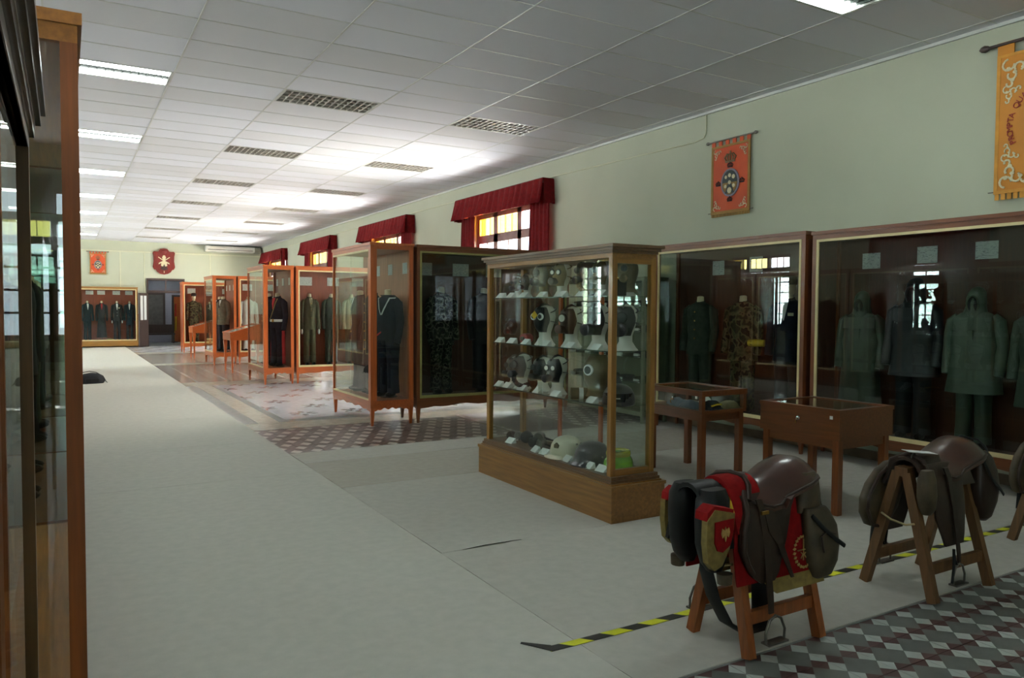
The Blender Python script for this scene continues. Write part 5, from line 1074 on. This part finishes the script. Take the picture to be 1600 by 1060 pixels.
def crown(m, x, z, s, y=-0.012):
    m.prism([(x - s * .7, z - s * .5), (x + s * .7, z - s * .5), (x + s * .75, z - s * .3), (x - s * .75, z - s * .3)], 'y', y - 0.004, y + 0.003)
    for k in (-2, -1, 0, 1, 2): m.tube([(x + k * s * .30, y, z - s * .3), (x + k * s * .42, y, z + s * .1), (x + k * s * .22, y, z + s * .5)], s * 0.09, 5)
    m.prism([(x - s * .1, z + s * .5), (x + s * .1, z + s * .5), (x + s * .1, z + s * .8), (x - s * .1, z + s * .8)], 'y', y - 0.004, y + 0.003)
def ell(cx, cz, a, b, n=28): return [(cx + a * math.cos(2 * PI * k / n), cz + b * math.sin(2 * PI * k / n)) for k in range(n)]
def banner(label, loc, rz, w_, h, field_, border, tabs, text=False, fr=0.035, big=1.0):
    t = thing('banner', label, 'banner', loc, rz, 'wall banners'); a, b = w_ / 2, h / 2
    g = [[(-a + w_ * j / 16, -0.006 - 0.006 * math.sin(j * 0.9 + i * 0.15), b - h * i / 12) for j in range(17)] for i in range(13)]
    MB().sheet(g, (0, -0.004, 0)).build('field', field_, t, 60)
    m = MB()
    for x0, x1, z0, z1 in ((-a, -a + fr, -b, b), (a - fr, a, -b, b), (-a + fr, a - fr, -b, -b + fr), (-a + fr, a - fr, b - fr * 0.8, b)): m.box(x0, -0.0185, z0, x1, -0.0055, z1)
    m.build('border', border, t)
    tw = w_ / (2 * tabs - 1)
    for k in range(tabs): B(-a + 2 * k * tw, -0.014, b - 0.005, -a + (2 * k + 1) * tw, -0.004, b + 0.075 * big).build('tab', field_, t)
    rm = DARKW if big > 1.2 else STEEL
    rod = MB().tube([(-a - 0.06 * big, -0.01, b + 0.065 * big), (a + 0.06 * big, -0.01, b + 0.065 * big)], 0.010 * big, 8).build('rod', rm, t, 60)
    for s in (-1, 1): MB().lathe([(0.001, -0.035 * big), (0.016 * big, -0.02 * big), (0.022 * big, 0), (0.015 * big, 0.02 * big), (0.001, 0.03 * big)], 10, (s * (a + 0.075 * big), -0.01, b + 0.065 * big), 'x').build('finial', rm, rod, 60)
    MB().tube([(-a - 0.05, -0.01, -b + 0.02), (a + 0.05, -0.01, -b + 0.02)], 0.006, 6).build('lower_rod', STEEL, t, 60)
    m = MB()
    for k in range(24): x = -a + w_ * (k + 0.5) / 24; m.box(x - w_ / 70, -0.012, -b - 0.035 * big, x + w_ / 70, -0.006, -b + 0.002)
    m.build('fringe', border, t)
    s = 0.05 * w_ / 0.64
    for fx, fz in ((1, 1), (1, -1), (-1, 1), (-1, -1)):
        m = MB(); curl(m, -fx * (a - fr - s * 0.7), -fz * (b - fr - s * 0.7), s, 0.10, fx, fz, -0.020)
        if big > 1.2: curl(m, -fx * (a - fr - s * 0.6), -fz * (b - fr - s * 2.9), s * 0.62, 0.11, fx, fz, -0.020); curl(m, -fx * (a - fr - s * 2.6), -fz * (b - fr - s * 0.6), s * 0.62, 0.11, fx, fz, -0.020)
        m.build('corner_embroidery', CREAMT, t)
    oa, ob = 0.235 * w_, 0.205 * h
    oz = -0.06 * h
    ring = MB().prism(ell(0, oz, oa, ob), 'y', -0.0215, -0.008).build('medallion_rim', M('lilac grey braid', (132, 124, 136), 0.7), t)
    iq = [(ell(0, oz, oa * .84, ob * .87), (54, 62, 62), -0.023)]
    for p, c, y in iq: MB().prism(p, 'y', y, -0.010).build('medallion', M('dark medallion cloth', c, 0.8), ring)
    MB().prism([(x, z) for x, z in ell(0, oz, oa * .80, ob * .83) if z < oz + 0.001], 'y', -0.0245, -0.012).build('medallion_base', M('ochre medallion cloth', (140, 110, 60), 0.8), ring)
    MB().prism([(-oa * .5, oz - ob * .75), (oa * .5, oz - ob * .75), (oa * .15, oz), (-oa * .15, oz)], 'y', -0.026, -0.012).build('medallion_point', M('dark medallion cloth', (54, 62, 62), 0.8), ring)
    m = MB()
    for x, z, r in ((-.4, .4, .13), (.42, .38, .16), (0, .5, .15), (0, .0, .15), (-.45, -.25, .13), (.45, -.25, .14), (0, -.55, .22)):
        m.prism([(x * oa + r * oa * math.cos(q) * 1.1, oz + z * ob + r * ob * math.sin(q)) for q in [2 * PI * k / 8 for k in range(8)]], 'y', -0.028, -0.020)
    m.build('medallion_figures', CREAMT, ring)
    m = MB(); crown(m, 0, oz + ob + 0.045 * h, 0.055 * w_ / .64, -0.02); crown(m, 0, oz - ob - 0.04 * h, 0.05 * w_ / .64, -0.02); crown(m, -oa - 0.07 * w_, oz, 0.05 * w_ / .64, -0.02); crown(m, oa + 0.07 * w_, oz, 0.05 * w_ / .64, -0.02)
    if not text: m.build('small_crown', BLACKC, t)
    m = MB(); crown(m, 0, oz + ob + 0.15 * h, 0.11 * w_ / .64, -0.02); m.build('crown', M('old bronze thread', (116, 92, 58), 0.6), t)
    if text:
        for word, c0, c1 in (('PROMPTA', 200, 166), ('QUAE', 154, 134), ('MEDIO', 46, 14)):
            for k, ch in enumerate(word):
                an = math.radians(c0 + (c1 - c0) * k / max(1, len(word) - 1)); cu = bpy.data.curves.new('letter', 'FONT'); cu.body = ch if word != 'MEDIO' else ''; cu.size = 0.07; cu.extrude = 0.002; cu.align_x = 'CENTER'; cu.align_y = 'CENTER'
                if not cu.body: bpy.data.curves.remove(cu); continue
                tmp = bpy.data.objects.new('letter_curve', cu); me = bpy.data.meshes.new_from_object(tmp); bpy.data.objects.remove(tmp); bpy.data.curves.remove(cu)
                me.materials.clear(); me.materials.append(DRED); o = obj('letter', me, t)
                R1, R2 = 0.40 * w_, 0.33 * h
                o.location = (R1 * math.cos(an), -0.024, oz + 0.04 + R2 * math.sin(an)); ta = math.atan2(-R2 * math.cos(an), R1 * math.sin(an))
                o.rotation_euler = Matrix.Rotation(PI / 2, 3, 'X').to_euler(); o.rotation_euler = (Matrix.Rotation(-ta, 3, 'Y') @ Matrix.Rotation(PI / 2, 3, 'X')).to_euler()
    return t
banner('orange banner with crowned oval medallion hanging beside the conduit', (7.222, 6.90, 3.205), W_, 0.64, 0.86, ORANGEB, M('tarnished gold border', (150, 112, 50), 0.7), 6)
banner('large amber banner lettered in red above the raincoat case', (7.205, 3.12, 3.21), W_, 1.24, 1.22, YELLB, M('amber border', (196, 136, 44), 0.7), 5, True, 0.03, 1.5)
banner('small orange banner on the far wall above the dark uniforms', (1.15, YB - 0.03, 3.22), 0, 0.56, 0.78, ORANGEB, M('tarnished gold border', (150, 112, 50), 0.7), 6)

# ------------------------------------------------------------------ far wall: shield, air conditioner, doorway
t = thing('wall_shield', 'red lacquered wooden shield with pale crossed emblem above the doorway', 'shield', (3.47, YB - 0.03, 3.38))
half = [(0.0, 0.52), (0.13, 0.50), (0.20, 0.40), (0.27, 0.39), (0.36, 0.40), (0.41, 0.34), (0.385, 0.22), (0.375, 0.0), (0.40, -0.16), (0.41, -0.22), (0.36, -0.32), (0.30, -0.33), (0.25, -0.42), (0.14, -0.49), (0.0, -0.52)]
poly = half + [(-x, z) for x, z in reversed(half[1:-1])]
MB().prism(poly, 'y', -0.03, 0.02).build('board', SHIELDR, t); MB().prism([(x * .86, z * .88) for x, z in poly], 'y', -0.05, -0.028).build('raised_panel', SHIELDR, t)
m = MB()
for q in (-1, 1):
    m.prism([(q * .03, .02), (q * .22, .16), (q * .20, .18), (q * .03, .06)], 'y', -0.075, -0.048); m.prism([(q * .03, -.02), (q * .20, -.12), (q * .19, -.06), (q * .04, .02)], 'y', -0.075, -0.048)
m.build('crossed_blades', CREAMT, t)
MB().prism([(-.03, .24), (.03, .24), (.07, .16), (.05, .08), (.03, .02), (.10, -.06), (.11, -.18), (.04, -.20), (0, -.10), (-.04, -.20), (-.11, -.18), (-.10, -.06), (-.03, .02), (-.05, .08), (-.07, .16)], 'y', -0.085, -0.048).build('emblem', CREAMT, t)
MB().prism([(-.05, -.12), (0, -.08), (.05, -.12), (.14, -.30), (0, -.36), (-.14, -.30)], 'y', -0.07, -0.048).build('emblem_base', DARKW, t); MB().ball((0, -0.05, 0.38), 0.10, 0.03, 0.08, 12, 6).build('crest_boss', SHIELDR, t, 60)
MB().prism([(-.012, -.46), (.012, -.46), (.012, -.38), (-.012, -.38)], 'y', -0.075, -0.048).build('emblem_drop', CREAMT, t)
t = thing('air_conditioner', 'long white air conditioner hung under the ceiling by the corner', 'air conditioner', (5.95, 33.18, 0)); ACM = M('off white plastic', (206, 204, 192), 0.45, var=0.02)
MB().prism([(-0.22, 3.92), (-0.20, 3.86), (0.20, 3.83), (0.22, 3.90), (0.22, 4.06), (-0.20, 4.06)], 'x', -0.95, 0.95).build('body', ACM, t)
B(-0.88, -0.235, 3.90, 0.88, -0.20, 3.92).build('air_slot', BLACKC, t)
for z in (3.95, 3.98, 4.01, 4.04): B(-0.88, -0.226, z - 0.006, 0.88, -0.20, z + 0.002).build('louver_slat', ACM, t)
B(0.97, -0.20, 3.84, 1.20, 0.20, 4.04).build('side_cover', M('grey cover', (140, 136, 120), 0.6), t)
# doorway
d = thing('door_1', 'x', 'x', (3.53, YB, 0)); del d['label']; del d['category']; d['kind'] = 'structure'
m = MB(); m.box(-0.70, -0.04, 0, -0.64, 0.28, 2.70); m.box(0.64, -0.04, 0, 0.70, 0.28, 2.70); m.box(-0.64, -0.04, 2.62, 0.64, 0.28, 2.70); m.box(-0.64, -0.02, 2.12, 0.64, 0.06, 2.22); m.box(-0.02, 0.0, 2.22, 0.02, 0.05, 2.62); m.build('door_frame', DARKW, d)
B(-0.64, 0.02, 2.22, -0.02, 0.026, 2.62).build('pane', WGLASS, d); B(0.02, 0.02, 2.22, 0.64, 0.026, 2.62).build('pane', WGLASS, d)
lf = thing('door_leaf', 'dark door leaf with narrow frosted panes standing open against the wall', 'door', (2.86, YB - 0.05, 0.0), -2.15)
m = MB(); m.box(0, -0.02, 0.02, 0.66, 0.02, 1.05); m.box(0, -0.02, 1.05, 0.09, 0.02, 2.10); m.box(0.57, -0.02, 1.05, 0.66, 0.02, 2.10); m.box(0.09, -0.02, 2.0, 0.57, 0.02, 2.10); m.box(0.31, -0.02, 1.05, 0.35, 0.02, 2.0); m.build('door_panel', DARKW, lf)
for x0, x1 in ((0.09, 0.31), (0.35, 0.57)): B(x0, -0.004, 1.05, x1, 0.004, 2.0).build('pane', M('frosted pane', (196, 198, 194), 0.5, var=0.02), lf)
MB().tube([(0.60, -0.02, 1.0), (0.60, -0.06, 1.0), (0.52, -0.06, 1.0)], 0.009, 6).build('handle', SILVER, lf, 60)
# room beyond the doorway
LAV = M('lavender grey paint', (150, 148, 160), 0.7, var=0.03)
struct(B(1.6, 37.0, 0, 5.6, 37.1, 3.0).build('wall_room_back', LAV)); struct(B(1.5, YB + 0.26, 0, 1.6, 37.1, 3.0).build('wall_room_left', LAV)); struct(B(5.6, YB + 0.26, 0, 5.7, 37.1, 3.0).build('wall_room_right', LAV)); struct(B(1.5, YB + 0.26, 3.0, 5.7, 37.1, 3.1).build('ceiling_room', LAV)); struct(B(1.5, YB, -0.1, 5.7, 37.1, 0.0).build('floor_room', TM['grey']))
o = copy_tree(FIX[True]); o.location = (3.0, 35.2, 2.99); tag(o, 'added unseen fluorescent light brightening the small room beyond the doorway', 'ceiling light')  # lamp added out of view to brighten the closed room
t = thing('notice_board', 'dark framed board on the wall of the room beyond the doorway', 'notice board', (3.42, 36.97, 1.35)); B(-0.45, -0.03, -0.85, 0.45, 0.0, 0.85).build('frame', DARKW, t); B(-0.36, -0.04, -0.76, 0.36, -0.03, 0.76).build('board', M('grey felt', (96, 92, 88), 0.9), t)
t = thing('bench', 'dark wooden bench below the board in the room beyond', 'bench', (3.45, 36.2, 0)); B(-0.7, -0.25, 0.36, 0.7, 0.25, 0.42).build('seat', DARKW, t); B(-0.7, 0.2, 0.42, 0.7, 0.25, 0.80).build('backrest', DARKW, t)
for x in (-0.64, 0.64): [B(x - 0.03, y - 0.03, 0, x + 0.03, y + 0.03, 0.36).build('leg', DARKW, t) for y in (-0.2, 0.2)]
dd = thing('inner_door', 'bright orange wooden door in the room beyond the doorway', 'door', (4.72, 36.9, 0)); B(-0.5, 0, 0, 0.5, 0.05, 2.02).build('leaf', OR_Z, dd); m = MB(); m.box(-0.58, -0.02, 0, -0.5, 0.06, 2.10); m.box(0.5, -0.02, 0, 0.58, 0.06, 2.10); m.box(-0.5, -0.02, 2.02, 0.5, 0.06, 2.10); m.build('door_frame', DARKW, dd); MB().ball((0.40, -0.03, 1.0), 0.03, 0.03, 0.03, 10, 6).build('knob', BRASS, dd, 60)
t = thing('flag', 'red and yellow flag drooping on a pole beside the orange inner door', 'flag', (4.20, 36.6, 0)); MB().tube([(0, 0, 0.0), (0, 0, 1.75)], 0.014, 8).build('pole', BRASS, t, 60); MB().lathe([(0.14, 0), (0.14, 0.03), (0.02, 0.05)], 12).build('base', DARKW, t)
MB().sheet([[(0.02 + 0.05 * u + 0.02 * math.sin(9 * u + 3 * v), 0.03 * math.sin(14 * u), 1.70 - 0.55 * v) for u in [k / 8 for k in range(9)]] for v in [k / 5 for k in range(6)]], (0, 0.004, 0)).build('red_cloth', WREDS, t, 60)
MB().sheet([[(0.03 + 0.06 * u + 0.02 * math.sin(9 * u + 3 * v), 0.03 * math.sin(14 * u), 1.15 - 0.62 * v) for u in [k / 8 for k in range(9)]] for v in [k / 5 for k in range(6)]], (0, 0.004, 0)).build('yellow_cloth', YELL, t, 60)
# black bag on the aisle carpet
t = thing('shoulder_bag', 'black soft shoulder bag lying on the aisle carpet', 'bag', (0.44, 17.5, 0.007), 0.2)
MB().loft([sell(0.26 * a, 0.13 * b, z, 20, 0.06 * z, 0, 2.4, 0.03, 5, z * 20) for z, a, b in ((0.0, 0.92, 0.92), (0.04, 1.0, 1.0), (0.10, 0.95, 0.9), (0.16, 0.78, 0.7), (0.20, 0.5, 0.42), (0.215, 0.1, 0.1))]).build('body', BLACKC, t, 60)
MB().tube([(-0.22, 0, 0.12), (-0.16, 0.02, 0.22), (-0.02, 0.0, 0.245), (0.10, -0.02, 0.22), (0.22, -0.05, 0.14), (0.27, -0.06, 0.03), (0.29, -0.08, 0.012)], 0.013, 6, 0.5).build('strap', BLACK, t, 60); B(-0.12, -0.128, 0.04, 0.12, -0.115, 0.10).build('pocket', BLACK, t)
